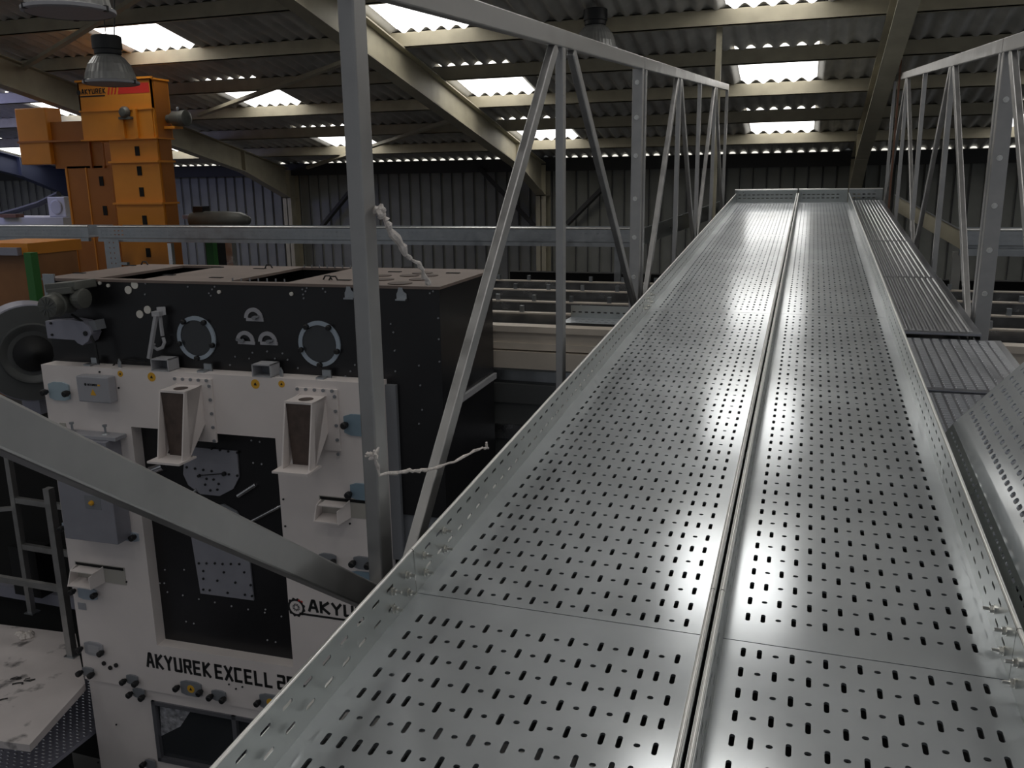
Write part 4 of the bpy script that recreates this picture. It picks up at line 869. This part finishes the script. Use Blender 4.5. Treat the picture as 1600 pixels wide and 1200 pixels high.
# ------------------------------------------------------------------ operator platform lower left
ZP = H-3.35
b = MB(); pts = [at_z(x, y, ZP) for x, y in ((-60, 968), (118, 990), (133, 1068), (46, 1164), (-60, 1150))]
b.prism([(p[0], p[1]) for p in pts], (0, 0, ZP-.05), X, Y, Z*.05); tag(b.build('white_platform', 'wplat'), 'dirty white platform deck left of the machine, lower left', 'platform')
for k, (x, y) in enumerate(((28, 1068), (25, 1060), (46, 1062), (2, 1092))):
    c = at_z(x, y, ZP+.006); b = MB(); b.path([c+A([.035*math.cos(a*.9+k), .022*math.sin(a*1.3+k), .004*math.sin(a*3)]) for a in range(8)], .0035, 6); tag(b.build('wire_scrap', 'wire'), 'small curled wire scrap on the white platform', 'wire scrap', 'scraps on the platform')
c = at_z(38, 990, ZP+.02); b = MB()
for k in range(6): d = A([rnd.uniform(-.06, .06), rnd.uniform(-.05, .05), 0]); b.lathe(c+d-Z*.02, Z, [(.03, 0), (.035, .012), (.02, .03), (.004, .036)], 7)
tag(b.build('crumpled_bag', 'film'), 'crumpled clear bag lying on the white platform', 'bag')
t = thing('handrail', 'grey tube handrail at the back of the white platform', 'handrail', at_z(80, 990, ZP))
pa, pb = at_z(50, 957, ZP), at_z(113, 1024, ZP); ya, yb = pa[1], pb[1]
def hp(px, py, P): d = ray(px, py); tt = (P[0]*1)/d[0]; return None
b = MB(); b.aabb((pa[0]-.022, ya-.022, ZP), (pa[0]+.022, ya+.022, ZP+1.55)); b.build('post', 'tube', t)
b = MB(); b.aabb((pb[0]-.026, yb-.026, ZP), (pb[0]+.026, yb+.026, ZP+1.30)); b.build('post', 'tube', t)
for P in (pa, pb): b = MB(); b.aabb((P[0]-.04, P[1]-.04, ZP), (P[0]+.05, P[1]+.04, ZP+.008)); b.build('foot_plate', 'galvd', t)
for zz in (.58, .97): b = MB(); b.bar((pa[0], ya, ZP+zz), (pb[0]+.25, ya-.02, ZP+zz-.0), .035, .045); b.build('rail', 'tube', t)
b = MB(); b.bar((pa[0]-.9, yb, ZP+.53), (pb[0], yb, ZP+.53), .035, .045); b.build('rail', 'tube', t)
b = MB(); b.bar((pa[0]-.7, ya-.6, ZP+.95), (pa[0], ya, ZP+.90), .03, .03); b.build('rail', 'tube', t)
# dark machine base and strip painted as blue-lit floor behind the handrail
b = MB(); b.aabb((-9.5, 5.05, 0), (-4.65, 5.5, H-1.75)); tag(b.build('dark_backdrop_machine', 'dark'), 'black machine side behind the platform handrail', 'machine')
b = MB(); b.aabb((-9.5, 4.98, ZP+.0), (-4.7, 5.05, ZP+.10)); tag(b.build('blue_lit_floor_strip', 'fanside'), 'strip painted as the blue-lit floor along the foot of the black machine side', 'channel')
b = MB(); b.aabb((-6.0, 4.9, ZP+.10), (-5.72, 5.05, ZP+.52)); tag(b.build('black_cabinet', 'blackm'), 'small black cabinet standing behind the handrail', 'cabinet')
ZC = H-3.75
xl = mach(wL, DW, 0)[0]-.012; yl = mach(wL, DW, 0)[1]
pts = [A([-5.9, 1.5, ZC]), A([-5.9, yl+.6, ZC]), A([xl-.03, yl+.6, ZC]), A([xl, 1.5, ZC])]
t = thing('tread_plate', 'blue grey tread plate floor below the white platform, bottom left corner', 'walkway plate', (pts[0]+pts[2])/2)
b = MB(); b.prism([(p[0], p[1]) for p in pts], (0, 0, ZC-.03), X, Y, Z*.03); b.build('plate', 'fanside', t)
b = MB(); xs_ = [p[0] for p in pts]; ys_ = [p[1] for p in pts]; x = min(xs_)
i = 0
while x < max(xs_):
    y = min(ys_); j = 0
    while y < max(ys_):
        if (i+j) % 2 == 0 and x < xl-.03: b.hexa([(x+a, y+c, ZC+e) for a, c, e in ((0, 0, 0), (.022, 0, 0), (.022, .01, 0), (0, .01, 0), (.004, .002, .004), (.018, .002, .004), (.018, .008, .004), (.004, .008, .004))])
        y += .03; j += 1
    x += .03; i += 1
b.build('raised_tread', 'silver', t)
b = MB(); b.aabb((-5.85, 1.55, 0), (xl-.05, 4.0, ZC-.03)); tag(b.build('platform_base', 'dark'), 'dark frame carrying the tread plate, lower left', 'frame')

# ------------------------------------------------------------------ high-bay lamps
def lamp(px, py, D, dia, label):
    c = C+ray(px, py)*D; t = thing('high_bay_lamp', label, 'lamp', c, 'high bay lamps'); R = dia/2
    prof = [(R*.98, 0), (R, .012), (R*.95, .02), (R*.90, dia*.18), (R*.78, dia*.34), (R*.58, dia*.47), (R*.42, dia*.53)]
    b = MB(); n = 72; loops = []
    for r, h in prof: loops.append([c+A([math.cos(2*math.pi*i/n)*r*(1+.012*(i % 2)), math.sin(2*math.pi*i/n)*r*(1+.012*(i % 2)), h]) for i in range(n)])
    b.rings(loops, cap=False); b.build('reflector', 'lampglass', t)
    b = MB(); b.lathe(c, Z, [(R*.97, -.012), (R*1.05, -.006), (R*1.05, .012), (R*.99, .016)], 40, cap=False); b.lathe(c, Z, [(R*.97, -.010), (R*.97, -.006)], 40); b.build('rim', 'boxgrey', t, smooth=True)
    b = MB(); b.lathe(c, Z, [(R*.44, dia*.52), (R*.5, dia*.54), (R*.5, dia*.62), (R*.55, dia*.63), (R*.55, dia*.86), (R*.5, dia*.88)], 28); b.build('ballast_housing', 'lampblack', t, smooth=True)
    for k in range(3): an = 2.2+k*2.1; b = MB(); b.lathe(c+A([math.cos(an)*R*1.0, math.sin(an)*R*1.0, -.012]), Z, [(.016, 0), (.016, .03)], 8); b.build('rim_clip', 'blackm', t)
    zt = zroof(c[1])-.1; b = MB(); b.path([c+Z*dia*.88, A([c[0], c[1], zt])], .004, 6); b.path([c+Z*dia*.87+X*R*.4, A([c[0]+R*.4, c[1]+.05, (zt+c[2])/2]), A([c[0]+R*.3, c[1], zt])], .005, 6); b.build('suspension_wire', 'wire', t)
lamp(174, 130, 7.2, .42, 'grey high bay lamp hanging in front of the striped orange elevator head')
lamp(108, 18, 4.8, .46, 'big ribbed high bay lamp cut by the top left of the photo')
lamp(930, 78, 8.6, .43, 'grey high bay lamp hanging behind the left handrail')

# ------------------------------------------------------------------ light
w = bpy.data.worlds.new('hall_light'); SC.world = w; w.use_nodes = True
bg = w.node_tree.nodes['Background']; bg.inputs[0].default_value = (.90, .94, 1., 1); bg.inputs[1].default_value = .185
def area(loc, target, size, power, col, name):
    l = bpy.data.lights.new(name, 'AREA'); l.energy = power; l.size = size[0]; l.shape = 'RECTANGLE'; l.size_y = size[1]; l.color = col
    o = bpy.data.objects.new(name, l); COL.objects.link(o); o.location = loc
    o.rotation_euler = (Vector(target)-Vector(loc)).to_track_quat('-Z', 'Y').to_euler(); return o
area((-13.0, 9.5, 6.2), (-12.5, 13.5, 2.5), (3, 2), 75, (.42, .46, 1.0), 'bluish_bay_light')

cam = bpy.data.cameras.new('camera'); co = bpy.data.objects.new('camera', cam); COL.objects.link(co)
cam.sensor_width = 36; cam.lens = F/1600*36; cam.clip_end = 100; cam.clip_start = .05
Mx = Matrix(((RT[0], UP[0], -FW[0], C[0]), (RT[1], UP[1], -FW[1], C[1]), (RT[2], UP[2], -FW[2], C[2]), (0, 0, 0, 1)))
co.matrix_world = Mx; SC.camera = co
SC.view_settings.view_transform = 'Standard'; SC.view_settings.look = 'None'; SC.view_settings.exposure = 0
SC.cycles.use_denoising = True; SC.cycles.max_bounces = 6; SC.cycles.sample_clamp_indirect = 4
for o in bpy.data.objects:
    if '_o' in o: del o['_o']
